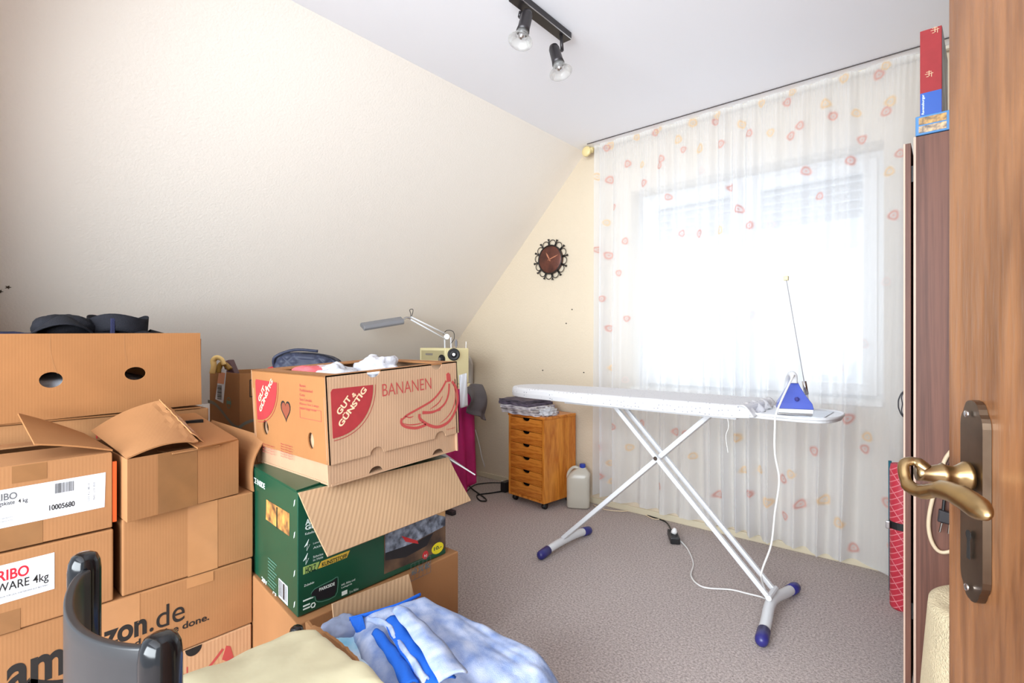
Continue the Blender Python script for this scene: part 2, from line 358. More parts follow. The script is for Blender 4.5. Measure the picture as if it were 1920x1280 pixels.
col = np.zeros((len(V), 4), np.float32); col[:, :3] = (1, 1, 1)
palette = {0: lin((214, 120, 92)), 1: lin((238, 190, 104)), 2: lin((214, 176, 170))}
rs = np.random.RandomState(3)
for (mx_, my_, kd) in MOT:
    p = atY(mx_, my_, YC+0.03); dx = V[:, 0]-p.x; dz = V[:, 2]-p.z
    R = rs.uniform(0.023, 0.032); ang = np.arctan2(dz, dx)
    rr = np.sqrt(dx*dx*1.15+dz*dz)/(R*(1+0.08*np.sin(3*ang+mx_)))
    mask = rr < 1.15
    ring = 0.45+0.55*np.cos(rr*PI*3.2)
    s = np.clip((1.08-rr)*6, 0, 1)*np.clip(0.34+0.55*ring, 0, 1)
    s *= {0: 0.72, 1: 0.68, 2: 0.35}[kd]
    m_ = mask & (s > col[:, 3]); col[m_, :3] = palette[kd][:3]; col[m_, 3] = s[m_]
band = ((V[:, 2] > H-0.115) & (V[:, 2] < H-0.045))
hemb = (V[:, 2]-hem.reshape(-1) < 0.018)
ca = me.color_attributes.new('motif', 'FLOAT_COLOR', 'POINT'); ca.data.foreach_set('color', col.ravel())
dn = me.attributes.new('density', 'FLOAT', 'POINT'); dn.data.foreach_set('value', (band*0.25+hemb*0.35).astype(np.float32))
me.polygons.foreach_set('use_smooth', np.ones(len(Fq), bool))
M_cur = bpy.data.materials.new('net_fabric'); M_cur.use_nodes = True; nt = M_cur.node_tree; nt.nodes.clear(); L = nt.links.new
out = nt.nodes.new('ShaderNodeOutputMaterial')
at = nt.nodes.new('ShaderNodeAttribute'); at.attribute_name = 'motif'
ad = nt.nodes.new('ShaderNodeAttribute'); ad.attribute_name = 'density'
mc = nt.nodes.new('ShaderNodeMix'); mc.data_type = 'RGBA'; mc.inputs[6].default_value = (0.93, 0.95, 0.98, 1); L(at.outputs['Alpha'], mc.inputs[0]); L(at.outputs['Color'], mc.inputs[7])
df = nt.nodes.new('ShaderNodeBsdfDiffuse'); tl = nt.nodes.new('ShaderNodeBsdfTranslucent'); tp = nt.nodes.new('ShaderNodeBsdfTransparent')
L(mc.outputs[2], df.inputs[0]); L(mc.outputs[2], tl.inputs[0])
m1 = nt.nodes.new('ShaderNodeMixShader'); m1.inputs[0].default_value = 0.5; L(df.outputs[0], m1.inputs[1]); L(tl.outputs[0], m1.inputs[2])
lw = nt.nodes.new('ShaderNodeLayerWeight'); lw.inputs[0].default_value = 0.35
op = nt.nodes.new('ShaderNodeMath'); op.operation = 'MULTIPLY_ADD'; op.inputs[1].default_value = 0.40; op.inputs[2].default_value = 0.59; L(lw.outputs['Facing'], op.inputs[0])
o2 = nt.nodes.new('ShaderNodeMath'); o2.operation = 'ADD'; L(op.outputs[0], o2.inputs[0]); L(ad.outputs['Fac'], o2.inputs[1])
o3 = nt.nodes.new('ShaderNodeMath'); o3.operation = 'MULTIPLY_ADD'; o3.inputs[1].default_value = 0.5; o3.use_clamp = True; L(at.outputs['Alpha'], o3.inputs[0]); L(o2.outputs[0], o3.inputs[2])
m2 = nt.nodes.new('ShaderNodeMixShader'); L(o3.outputs[0], m2.inputs[0]); L(tp.outputs[0], m2.inputs[1]); L(m1.outputs[0], m2.inputs[2]); L(m2.outputs[0], out.inputs[0])
me.materials.append(M_cur)
cur = bpy.data.objects.new('net_curtain', me); C.objects.link(cur); cur.location = org
tag(cur, 'white sheer net curtain with coral and yellow ring motifs hanging over the window', 'curtain')

# ------------------------------------------------------------------ room door with lever handle
A = Vector((0.0092, 0.825, 0)); dD = Vector((0.39, -0.92, 0)).normalized(); nD = Vector((-0.92, -0.39, 0)).normalized()
fe = A-dD*0.031
def dP(s, z, off=0): return fe+dD*s+Vector((0, 0, z))+nD*off
door = struct(MB().prism([dP(0, 0.012), dP(0.80, 0.012), dP(0.80, 1.99), dP(0, 1.99)], -nD*0.04).build('door_1', M_oak, bevel=0.002))
df_ = Face(dP(0, 0), dD, (0, 0, 1)); df_.N = nD
# profiled plate
def plate(w, z0, z1):
    lp = []; c = 0.031+0.040
    w2 = w/2; e = 0.03
    pr = [(0, 0), (w2*0.3, 0.0012), (w2*0.5, 0.004), (w2*0.64, 0.009), (w2*0.74, 0.0145), (w2*0.88, 0.0185), (w2*0.96, 0.023), (w2, 0.030)]
    left = [(c-a, z0+b) for a, b in reversed(pr[1:])]
    right = [(c+a, z0+b) for a, b in pr]
    topr = [(c+a, z1-b) for a, b in reversed(pr)]
    topl = [(c-a, z1-b) for a, b in pr[1:]]
    return left+right+topr+topl
pl = df_.poly([plate(0.046, 0.824, 1.053)], thick=0.008, off=0.0045).build('handle_plate', M_brass2, door, bevel=0.0025, seg=3)
cc = 0.071
for zz in (0.838, 1.037):
    MB().lathe([(0.004, 0), (0.0038, 0.0015), (0.002, 0.002)], dP(cc-0.003, zz, 0.011), nD, n=14).build('screw', M_chrome, pl)
df_.poly([[(cc-0.0035, 0.872), (cc+0.0035, 0.872), (cc+0.0028, 0.893)]+[(cc+0.0055*math.cos(t), 0.899+0.0055*math.sin(t)) for t in np.linspace(-0.9, PI+0.9, 12)]+[(cc-0.0028, 0.893)]], thick=0.0006, off=0.0110).build('keyhole', M_hole, pl)
hz = 0.966
lev = MB()
lev.lathe([(0.0165, 0), (0.0165, 0.004), (0.013, 0.009), (0.0105, 0.014), (0.0115, 0.022), (0.0135, 0.025), (0.0115, 0.028), (0.0095, 0.036), (0.0085, 0.045), (0.009, 0.05)], dP(cc, hz, 0.0105), nD, n=24)
path = [dP(cc, hz+0.004, 0.050), dP(cc-0.006, hz+0.012, 0.060), dP(cc-0.004, hz+0.008, 0.072), dP(cc+0.010, hz-0.012, 0.073), dP(cc+0.030, hz-0.014, 0.066), dP(cc+0.055, hz-0.004, 0.060), dP(cc+0.085, hz-0.002, 0.056), dP(cc+0.112, hz-0.006, 0.053), dP(cc+0.128, hz-0.010, 0.052)]
lev.tube(sm(path, 5), [0.0085]*5+[0.0065]*5+[0.006]*5+[0.0075]*5+[0.009]*5+[0.0105]*5+[0.0115]*5+[0.0115, 0.0105, 0.009, 0.007, 0.005]+[0.002], n=14, flat=0.75)
lev.build('lever_handle', M_brass, door, smooth=True)

# ------------------------------------------------------------------ cartons
def carton(name, label, quad, z0, z1, m=None, t=0.004, top=True, tops=None, group=None, cat='cardboard box', bevel=0.004):
    """quad: near-left, near-right(+X side far), ... in order FL(-Y,+X) , FR(+Y,+X), BR(+Y,-X), BL(-Y,-X)"""
    m = m or CB
    cx = sum(q[0] for q in quad)/4; cy = sum(q[1] for q in quad)/4
    r = thing(name, label, cat, (cx, cy, z0), group)
    mb = MB(); q = [Vector((a, b, 0)) for a, b in quad]; c = Vector((cx, cy, 0))
    if top:
        mb.prism([v+Vector((0, 0, z0)) for v in q], (0, 0, z1-z0))
    else:
        n = 4; inn = [v+(c-v).normalized()*t*1.8 for v in q]
        vs = [v+Vector((0, 0, z)) for z, L_ in ((z0, q), (z1, q), (z1, inn), (z0+t, inn)) for v in L_]
        fs = [(3, 2, 1, 0)]
        for k in range(3):
            for i in range(4): fs.append((k*4+i, k*4+(i+1) % 4, (k+1)*4+(i+1) % 4, (k+1)*4+i))
        fs.append((12, 13, 14, 15)); mb.add(vs, fs)
    b = mb.build('carton_body', m, r, bevel=bevel if top else 0.001, seg=3 if top else 1)
    fx = Face(q[0]+Vector((0, 0, z0)), q[1]-q[0], (0, 0, 1)); fx.N = fx.U.cross(fx.V)
    fy = Face(q[3]+Vector((0, 0, z0)), q[0]-q[3], (0, 0, 1))
    return r, fx, fy
def rq(x0, x1, y0, y1): return [(x1, y0), (x1, y1), (x0, y1), (x0, y0)]
def flap(parent, pts, m, t=0.004, name='flap', curve=0.0, n=8, lab=None):
    """quad a,b (hinge) c,d (outer) as a slightly bent sheet"""
    a, b, c, d = [Vector(p) for p in pts]; nn = (b-a).cross(d-a).normalized()
    fn = lambda s, t_: (a.lerp(b, s)).lerp(d.lerp(c, s), t_) + nn*curve*math.sin(PI*t_*0.9)
    o = MB().grid(fn, n, n).build(name, m, parent, solid=t)
    if lab: o['label'] = lab
    return o
R_ = random.Random(5)
def bars(f, a0, b0, w, h, n=26, vertical=True):
    mb = MB(); x = a0
    for i in range(n):
        bw_ = w/n*R_.choice((0.35, 0.5, 0.8))
        mb = join(mb, f.rect(x, b0, x+bw_, b0+h, off=0.0012, t=0.0001)); x += w/n
    return mb

# --- stack by the left edge
# amazon carton, left
r, f, _ = carton('cardboard_box', 'brown box at the bottom left corner, black lettering partly behind the chair post', rq(-2.08, -1.695, 0.0, 0.288), 0.0, 0.43)
f.textpx('ama', 12, 163, 1247, 1198, bold=0.03).build('printed_letters', M_blk, r)
f.strokepx([(55, 1276), (90, 1279), (120, 1276), (150, 1266)], 0.010, taper=False).build('printed_arrow', M_blk, r)
f.rect(0.01, 0.33, 0.055, 0.4295, off=0.0004).build('packing_tape', M_tape2, r)
# sweets cartons
r, f, _ = carton('cardboard_box', 'brown box at the left edge with white label and large red lettering', rq(-2.05, -1.69, 0.0, 0.343), 0.433, 0.622)
lb = f.quadpx([(-60, 1150), (102, 1103), (102, 1035), (-60, 1075)]).build('paper_label', M_wht, r)
f.textpx('HARIBO', -46, 54, 1077, 1057, bold=0.022, off=0.0014).build('red_lettering', M_haribo, lb)
f.textpx('WARE 4kg', -8, 91, 1091, 1071, bold=0.008, off=0.0014).build('black_lettering', M_blk, lb)
a, b = f.px(0, 1120); f.text('NUR FÜR DEN WIEDERVERKAUF BESTIMMT', a, b-0.002, 0.085, 0.005, off=0.0014).build('small_print', M_gry, lb)
f.rect(f.px(0, 1100)[0]-0.02, 0.0, f.px(38, 1180)[0], 0.05, off=0.0004).build('packing_tape', M_tape, r)
# upper sweets carton, open
r, f, _ = carton('cardboard_box', 'half-open brown box with long white barcode label at the left edge, its flap raised', rq(-2.05, -1.69, 0.0, 0.340), 0.628, 0.824, top=False)
lb = f.quadpx([(-60, 1003), (196, 950), (198, 885), (-60, 929)]).build('paper_label', M_wht, r)
f.textpx('HARIBO', -39, 32, 934, 921, bold=0.022, off=0.0014).build('bold_lettering', M_gry, lb)
f.textpx('Mischungskiste  4 kg', -40, 52, 942, 932, bold=0.01, off=0.0014).build('black_lettering', M_blk, lb)
f.textpx('10005680', 92, 140, 948, 938, bold=0.025, off=0.0014).build('article_number', M_blk, lb)
a, b = f.px(103, 925); a1, b1 = f.px(139, 900); bars(f, a, b, a1-a, b1-b-0.001).build('barcode', M_gry, lb)
for i, yy in enumerate((0.075, 0.068)): f.text('Haltbar und trocken lagern Artikel Karton Nettogewicht', 0.02, yy, 0.13, 0.0035, off=0.0014).build('small_print', M_gry, lb)
a, b = f.px(168, 938); f.text('LOT 4 21 88 10', a, b, 0.045, 0.004, rot=PI/2, off=0.0014).build('small_print', M_gry, lb)
a, b = f.px(178, 936); f.text('MHD 12 03 2020', a, b, 0.045, 0.004, rot=PI/2, off=0.0014).build('small_print', M_gry, lb)
f.rect(0.0, 0.0, f.px(80, 1010)[0], 0.062, off=0.0003).build('packing_tape', M_tape, r)
f.rect(f.px(22, 870)[0], 0.155, f.px(88, 870)[0], 0.1955, off=0.0003).build('packing_tape', M_tape, r)
flap(r, [(-1.69, 0.0, 0.824), (-1.69, 0.338, 0.824), (-1.855, 0.335, 0.828), (-1.855, 0.0, 0.829)], CB)
flap(r, [(-2.05, 0.0, 0.824), (-2.05, 0.338, 0.824), (-1.93, 0.335, 0.832), (-1.93, 0.0, 0.832)], CB)
flap(r, [(-1.695, 0.342, 0.830), (-2.05, 0.342, 0.832), atX(33, 776, -2.045), atX(64, 834, -1.70)], CB_or, curve=0.004)
MB().box((-1.70, 0.341, 0.64), (-1.692, 0.350, 0.80)).build('orange_strip', mat('orange_ink', (206, 82, 30), rough=0.5), r)
# banana carton on the floor under column B
def banana_logo(f, r, S_):
    pass
q4 = rq(-2.08, -1.69, 0.292, 0.697)
r, f, _ = carton('cardboard_box', 'brown box with dark hand hole and red banana print, lowest beside the chair', q4, 0.0, 0.222, m=CB_lt)
a, b = f.px(363, 1212)
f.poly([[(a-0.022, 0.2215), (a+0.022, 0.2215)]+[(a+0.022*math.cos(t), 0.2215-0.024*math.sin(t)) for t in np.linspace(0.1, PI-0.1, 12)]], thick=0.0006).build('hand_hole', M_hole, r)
join(f.strokepx([(418, 1216), (400, 1240), (378, 1268), (365, 1295)], 0.008), f.strokepx([(425, 1218), (432, 1245), (418, 1275), (390, 1300)], 0.006), f.strokepx([(430, 1235), (450, 1240), (440, 1265)], 0.006),
     f.poly([[f.px(*p) for p in ((416, 1236), (424, 1210), (432, 1211), (438, 1232), (428, 1240))]])).build('printed_bananas', M_redpale, r)
f.textpx('BANANEN', 225, 352, 1276, 1249, bold=0.0).build('printed_letters', M_redpale, r)
# amazon.de carton
r, f, _ = carton('cardboard_box', 'brown box with large black letters ending in .de right of the chair post', rq(-2.08, -1.69, 0.292, 0.699), 0.225, 0.430)
f.textpx('zon', 193, 275, 1187, 1157, bold=0.035).build('printed_letters', M_blk, r)
f.textpx('.de', 280, 346, 1161, 1121, bold=0.002).build('printed_letters', M_blk, r)
f.textpx("and you're done.", 226, 392, 1165, 1148, bold=0.022).build('printed_slogan', M_blk, r)
f.rect(0.0, 0.03, f.px(262, 1150)[0], 0.2045, off=0.0003).build('packing_tape', M_tape2, r)
f.rect(f.px(350, 1100)[0], 0.175, f.px(400, 1100)[0], 0.2045, off=0.0014).build('packing_tape', M_tape2, r)
# plain box with tape and standing flap
r, f, _ = carton('cardboard_box', 'plain brown box with pale vertical tape, under the torn-open box', rq(-2.08, -1.692, 0.362, 0.703), 0.433, 0.640)
f.rect(f.px(352, 1000)[0], 0.0, f.px(408, 1000)[0], 0.2065, off=0.0006).build('packing_tape', M_tape2, r)
P = atD
h0 = Vector((-1.695, 0.705, 0.640)); h1 = Vector((-2.07, 0.705, 0.640))
flap(r, [h0, h1, (-2.05, 0.715, 0.83), (-1.715, 0.765, 0.800)], CB, curve=-0.028, n=12)
# torn box
q1 = [(-1.645, 0.362), (-1.70, 0.662), (-2.06, 0.655), (-2.05, 0.356)]
r, f, fy = carton('cardboard_box', 'torn-open brown box with wide brown tape and ripped lid, topmost beside the raised flap', q1, 0.643, 0.810, top=False)
f.rect(f.px(296, 900)[0], 0.0, f.px(370, 900)[0], 0.1665, off=0.0006).build('packing_tape', M_tape, r)
lp = [(-1.648, 0.53, 0.812), (-1.702, 0.66, 0.812), (-2.06, 0.655, 0.862), (-2.05, 0.50, 0.868)]
flap(r, lp, CB_or, lab='flat half of the lid')
flap(r, [(-1.66, 0.47, 0.805), (-1.68, 0.60, 0.806), (-1.76, 0.60, 0.80), (-1.76, 0.46, 0.80)], CB_dk)
# raised left flap (bent)
def tornflap(s, t):
    a = Vector((-1.645, 0.362, 0.812)).lerp(Vector((-2.04, 0.357, 0.84)), t)
    b = Vector((-1.66, 0.535, 0.830)).lerp(Vector((-1.97, 0.52, 0.925)), t)
    p = a.lerp(b, s); p.z += 0.014*math.sin(PI*s)+0.004*noise.noise(Vector((s*7, t*9, 1)))*(s > 0.8)
    if s > 0.9: p.y += 0.008*noise.noise(Vector((t*14, 3, 2)))
    return p
MB().grid(tornflap, 14, 16).build('flap', CB, r, solid=0.004)
MB().grid(lambda s, t: Vector((-1.70, 0.53, 0.850)).lerp(Vector((-1.97, 0.52, 0.930)), t)+Vector((0.0, 0.045*s, -0.035*s-0.01*s*s+0.004*noise.noise(Vector((s*5, t*12, 5))))), 6, 16).build('torn_edge', M_tape2, r, solid=0.003)
MB().box((-1.940, 0.525, 0.846), (-1.922, 0.635, 0.856)).build('lid_slot', M_hole, r)

# --- second row, big open carton with two hand holes
carton('cardboard_box', 'brown box hidden behind the front stack, lowest under the big holed box', rq(-2.53, -2.12, 0.0, 0.69), 0.0, 0.44, m=CB_dk)
r, f, _ = carton('cardboard_box', 'brown box with a trace of red print just under the big holed box', rq(-2.53, -2.11, 0.0, 0.715), 0.443, 0.872, m=CB_dk)
f.textpx('N', 180, 198, 820, 802, bold=0.0).build('printed_letters', M_red, r)
big = thing('cardboard_box', 'big open orange-brown box with two round hand holes, black clothes inside', 'cardboard box', (-2.31, 0.34, 0.874))
P0 = Vector((-2.10, 0.0, 0.876)); P1 = Vector((-2.10, 0.688, 0.888))
fb = Face(P0, P1-P0, (0, 0, 1)); Lb = (P1-P0).length
h1 = fb.px(96, 712); h2 = fb.px(254, 700)
top_l = fb.px(0, 631); top_r = fb.px(373, 624)
hgt = top_r[1]
holes = [ell(h1[0], h1[1], 0.028, 0.024), ell(h2[0], h2[1], 0.030, 0.022)]
fb.poly([[(0, 0), (Lb, 0), (Lb, hgt), (0, hgt)]]+holes, thick=0.006, off=-0.003).build('front_panel', CB_or, big)
bk = MB().box((-2.53, 0.0, 0.874), (-2.525, 0.688, 1.12)); bk.box((-2.53, 0.683, 0.888), (-2.106, 0.688, 1.13)); bk.box((-2.53, 0.0, 0.874), (-2.106, 0.005, 1.12)); bk.box((-2.53, 0.0, 0.874), (-2.106, 0.688, 0.879))
bk.build('carton_body', CB_or, big)
join(fb.strokepx([(94, 630), (95, 660), (103, 690), (108, 700)], 0.0016, off=0.0005), fb.strokepx([(233, 628), (234, 655), (238, 678)], 0.0016, off=0.0005)).build('crease', CB_dk, big)
# contents
def blob(name, label, cat, c, rad, m, amp=0.1, fr=6.0, ex=0.6, parent=None, seed=0, top=None, sub=0, n=(40, 24), rot=0):
    mb = MB(); c = Vector(c); cr, sr = math.cos(rot), math.sin(rot)
    sp = lambda v, e: math.copysign(abs(v)**e, v)
    vs = []; nu_, nv_ = n
    for j in range(nv_+1):
        for i in range(nu_):
            u = 2*PI*i/nu_; v = -PI/2+PI*j/nv_
            p = Vector((sp(math.cos(v), ex)*sp(math.cos(u), ex), sp(math.cos(v), ex)*sp(math.sin(u), ex), sp(math.sin(v), ex)))
            d = 1+amp*noise.noise(p*fr*0.4+Vector((seed, 0, 0)))+amp*0.4*noise.noise(p*fr+Vector((seed, 5, 0)))
            p = Vector((p.x*rad[0]*d, p.y*rad[1]*d, p.z*rad[2]*(1+(d-1)*1.5)))
            if p.z < -rad[2]*0.9: p.z = -rad[2]*0.9
            vs.append(c+Vector((p.x*cr-p.y*sr, p.x*sr+p.y*cr, p.z)))
    fs = [(j*nu_+i, j*nu_+(i+1) % nu_, (j+1)*nu_+(i+1) % nu_, (j+1)*nu_+i) for j in range(nv_) for i in range(nu_)]
    mb.add(vs, fs); o = mb.build(name, m, parent, smooth=True, weld=True)
    if label: tag(o, label, cat)
    return o
M_cloth_k = mat('black_fabric', (34, 34, 40), rough=0.9, bump=0.3, bscale=300, vary=0.3, scale=30, spec=0.2)
M_cloth_n = mat('navy_fabric', (40, 42, 68), rough=0.9, bump=0.3, bscale=300, spec=0.2)
M_cloth_w = mat('pale_fabric', (206, 208, 216), rough=0.9, bump=0.2, bscale=100)
blob('folded_clothes', 'grey and white folded clothes seen through the left hand hole', 'clothes', (-2.32, 0.30, 0.945), (0.17, 0.27, 0.07), M_cloth_w, seed=1)
blob('folded_clothes', 'black clothes filling the big holed box up to its rim', 'clothes', (-2.32, 0.345, 1.075), (0.18, 0.31, 0.058), M_cloth_k, amp=0.12, seed=2)
# cap with brim
cp = thing('cap', 'black cap with curved brim lying on top of the big box', 'cap', (-2.26, 0.33, 1.13))
def brim(s, t):
    a = PI*(s-0.5)*0.95; R0 = 0.05+0.075*t
    y = 0.315+R0*math.sin(a)*0.85; x = -2.20+R0*math.cos(a)*0.75-0.05
    z = 1.205-0.055*(abs(math.sin(a))**2)*(0.6+0.4*t)-0.03*t
    return Vector((x, y, z))
MB().grid(brim, 20, 8).build('brim', M_cloth_k, cp, solid=0.004, smooth=True)
blob('crown', None, None, (-2.28, 0.33, 1.165), (0.085, 0.085, 0.045), M_cloth_k, amp=0.08, ex=0.85, parent=cp, seed=3)
cp = thing('sun_visor', 'black hat with a tabbed band, right of the curved-brim cap on the big box', 'hat', (-2.28, 0.48, 1.13))
def band(s, t):
    a = 2*PI*s; r0 = 0.082*(1+0.10*math.cos(2*a)+0.04*t)
    return Vector((-2.27+r0*math.cos(a), 0.475+r0*1.12*math.sin(a), 1.150+0.058*t+0.008*math.cos(3*a+1)))
MB().grid(band, 44, 5).build('head_band', M_cloth_k, cp, solid=0.004, smooth=True, weld=True)
blob('crown_lining', None, None, (-2.27, 0.475, 1.165), (0.075, 0.084, 0.034), M_cloth_k, amp=0.05, ex=0.8, parent=cp, seed=8)
MB().box((-2.194, 0.435, 1.142), (-2.180, 0.447, 1.200)).build('tab', M_cloth_n, cp, bevel=0.002)
def brim2(s, t):
    a = PI*(s-0.5)*1.2+0.5; R0 = 0.075+0.11*t
    return Vector((-2.27+R0*math.cos(a)*0.8, 0.50+R0*math.sin(a)*0.95, 1.158-0.032*t+0.006*math.sin(5*a)))
MB().grid(brim2, 20, 6).build('brim', M_cloth_k, cp, solid=0.004, smooth=True)
blob('folded_clothes', 'navy blue folded cloth at the left end of the big box', 'clothes', (-2.24, 0.14, 1.125), (0.10, 0.13, 0.025), M_cloth_n, seed=4)

# --- small parcel box behind
carton('cardboard_box', 'brown box standing under the small parcel box', rq(-2.80, -2.43, 0.955, 1.42), 0.0, 0.66, m=CB_dk)
r, f, fy = carton('parcel_box', 'open small parcel box with barcode sticker and wavy grey stripe, behind the stacks', rq(-2.79, -2.43, 0.95, 1.33), 0.663, 0.975, top=False, m=CB_or)
lb = fy.quadpx([(404, 748), (419, 756), (425, 693), (412, 690)]).build('shipping_label', M_wht, r)
fy.quadpx([(408, 718), (420, 720), (423, 699), (411, 697)], off=0.0012).build('orange_field', mat('orange_pale_ink', (226, 150, 110), rough=0.5), lb)
bb = MB()
for i in range(11):
    y0_ = 722+i*2.4; bb = join(bb, fy.quadpx([(408, y0_+1.0+(i % 3)*0.3), (416, y0_+2.2+(i % 3)*0.3), (416.3, y0_+1.0), (408.2, y0_)], off=0.0014))
bb.build('barcode', M_blk, lb)
M_wave = mat('grey_ink', (112, 106, 92), rough=0.7)
fy.strokepx([(390, 752), (402, 756), (414, 768), (428, 786), (440, 799), (449, 801)], 0.016).build('wavy_stripe', M_wave, r)
f.strokepx([(449, 801), (458, 794), (470, 789), (484, 785)], 0.014).build('wavy_stripe', M_wave, r)
a, b = fy.px(429, 755)
join(fy.poly([ell(a, b, 0.026, 0.026), ell(a, b, 0.023, 0.023)]), fy.rect(a-0.02, b-0.006, a+0.022, b+0.010)).build('round_emblem', mat('teal_ink', (98, 128, 108), rough=0.7), r)
a, b = f.px(473, 742); f.poly([rc(a-0.012, b-0.005, a+0.03, b+0.075), rc(a-0.008, b-0.001, a+0.026, b+0.071)]).build('printed_frame', M_blk, r)
f.text('K 2 A', a-0.002, b+0.005, 0.06, 0.015, rot=PI/2).build('printed_letters', M_blk, r) if False else None
cr_ = thing('craft_ornament', 'pale yellow carved ornament sticking out of the small parcel box', 'ornament', (-2.70, 1.02, 0.93))
MB().tube(sm([atD(398, 700, 2.42), atD(401, 686, 2.42), atD(400, 676, 2.42), atD(407, 670, 2.42), atD(416, 674, 2.42), atD(420, 684, 2.42)]), 0.013, flat=0.7).build('curl', mat('pale_wax', (226, 190, 120), rough=0.5), cr_, smooth=True)
MB().tube(sm([atD(410, 698, 2.44), atD(413, 684, 2.44), atD(421, 682, 2.44), atD(432, 692, 2.44)]), 0.012).build('stem', mat('olive_gold', (150, 112, 40), rough=0.5), cr_, smooth=True)
o = MB().prism([atD(417, 678, 2.5), atD(429, 674, 2.5), atD(440, 700, 2.5), atD(424, 705, 2.5)], (-0.015, 0.03, 0)).build('picture_frame', mat('purple_brown', (92, 62, 66), rough=0.5), None, bevel=0.003); tag(o, 'purple-brown flat frame standing beside the pale ornament in the parcel box', 'frame')
blob('folded_clothes', 'dark clothes packed inside the small parcel box', 'clothes', (-2.61, 1.14, 0.80), (0.15, 0.16, 0.13), M_cloth_k, seed=9)

# --- carton behind the banana box and bag
carton('cardboard_box', 'brown box hidden at the floor behind the green box', rq(-2.22, -1.80, 0.955, 1.46), 0.0, 0.66, m=CB_dk)
r, f, fy = carton('cardboard_box', 'brown lidded box behind the fruit box carrying the quilted bag', rq(-2.22, -1.80, 0.95, 1.58), 0.663, 0.955, m=CB_or)
M_quilt = mat('quilted_navy', (44, 48, 66), rough=0.6, spec=0.4)
bag = thing('quilted_bag', 'navy quilted toiletry bag with zip on the box behind the fruit carton', 'bag', (-2.07, 1.09, 0.957))
bc = Vector((-2.07, 1.09, 0.957)); bu = Vector((0.62, 0.78, 0)).normalized(); bn = Vector((0.78, -0.62, 0)).normalized()
def bagf(s, t):     # s around, t height
    a = 2*PI*s; e = 0.55
    ca_, sa_ = math.cos(a), math.sin(a)
    v = -PI/2+PI*t; k = max(math.cos(v), 0)**0.45
    lx = math.copysign(abs(ca_)**e, ca_)*0.135*k; ly = math.copysign(abs(sa_)**e, sa_)*0.07*k
    z = 0.052+0.052*math.copysign(abs(math.sin(v))**0.6, math.sin(v))
    q = 1.0
    if k > 0.6:
        w1 = abs(((lx*0.9+z)/0.044) % 1-0.5)*2; w2 = abs(((lx*0.9-z)/0.044) % 1-0.5)*2
        dq = 0.009*(1-max(w1, w2)**2); ly += math.copysign(dq, ly)
    z += 0.012*(lx/0.135)*-1+0.012*(1-(lx/0.135)**2)
    return bc+bu*lx+bn*(ly)+Vector((0, 0, z))
MB().grid(bagf, 150, 60).build('bag_body', M_quilt, bag, smooth=True, weld=True)
MB().tube([bc+bu*(0.120*math.cos(a))+bn*(0.052+0.0*math.sin(a))+Vector((0, 0, 0.060+0.050*math.sin(a)+0.004)) for a in np.linspace(0.05, PI-0.05, 26)], 0.0028).build('zip', M_cloth_k, bag)
MB().tube(sm([bc+bu*(-0.13)+bn*0.04+Vector((0, 0, 0.06)), bc+bu*(-0.12)+bn*0.065+Vector((0, 0, 0.10)), bc+bu*(-0.05)+bn*0.05+Vector((0, 0, 0.128)), bc+bu*(0.04)+bn*0.03+Vector((0, 0, 0.122))]), 0.006).build('carry_loop', M_quilt, bag, smooth=True)
blob('red_cloth', 'red cloth bunched left of the quilted bag', 'cloth', (-2.13, 0.995, 0.985), (0.08, 0.04, 0.028), mat('red_fabric', (184, 22, 40), rough=0.8), seed=6, rot=0.2)

# --- brown carton under the green one
qb = [(-1.31, 0.655), (-1.335, 1.262), (-1.80, 1.25), (-1.76, 0.71)]
r, fB, _ = carton('cardboard_box', 'brown box with small blue stamped grid, under the green box on the carpet', qb, 0.0, 0.372, m=CB)
pts_ = [(770, 1090), (805, 1066), (806, 1040), (769, 1062)]
g = MB()
ga, gb = fB.px(770, 1090); gc, gd = fB.px(807, 1040)
gw = gc-ga; gh = 0.055; g0 = gb
for i in range(6): g = join(g, fB.rect(ga+gw*i/5, g0, ga+gw*i/5+0.0012, g0+gh))
for i in range(4): g = join(g, fB.rect(ga, g0+gh*i/3, ga+gw, g0+gh*i/3+0.0012))
g.build('stamped_grid', M_gry, r)
fB.text('60 70 80', ga+0.004, g0+gh*0.36, gw*0.9, gh*0.28, bold=0.02).build('stamped_letters', mat('slate_ink', (86, 108, 116), rough=0.7), r)

# --- green tool carton
qg = [(-1.338, 0.671), (-1.35, 1.215), (-1.75, 1.26), (-1.74, 0.715)]
r, fG, fGy = carton('tool_box_carton', 'dark green tool carton with white print and a photo, its long flap folded down', qg, 0.375, 0.712, m=M_green, top=True, bevel=0.003)
gr = r
hA = Vector((-1.336, 0.672, 0.712)); hB = Vector((-1.349, 1.225, 0.712))
flap(r, [hA, hB, atY(883, 938, 1.262), atY(615, 1043, 0.685)], CB_in, curve=0.004, n=14, lab='long corrugated flap folded outwards')
flap(r, [(-1.36, 1.225, 0.712), (-1.72, 1.258, 0.712), (-1.70, 1.44, 0.68), atZ(891, 890, 0.655)], mat('grey_board', (150, 148, 146), rough=0.6), lab='grey end flap')
flap(r, [(-1.35, 0.674, 0.714), (-1.74, 0.717, 0.714), (-1.72, 0.80, 0.716), (-1.37, 0.76, 0.716)], M_green)
M_lg = mat('pale_green_print', (150, 176, 96), rough=0.5); M_yl = mat('yellow_print', (206, 170, 62), rough=0.5)
M_wp = mat('white_print', (222, 232, 226), rough=0.5); M_soft = mat('grey_green_print', (84, 128, 112), rough=0.5)
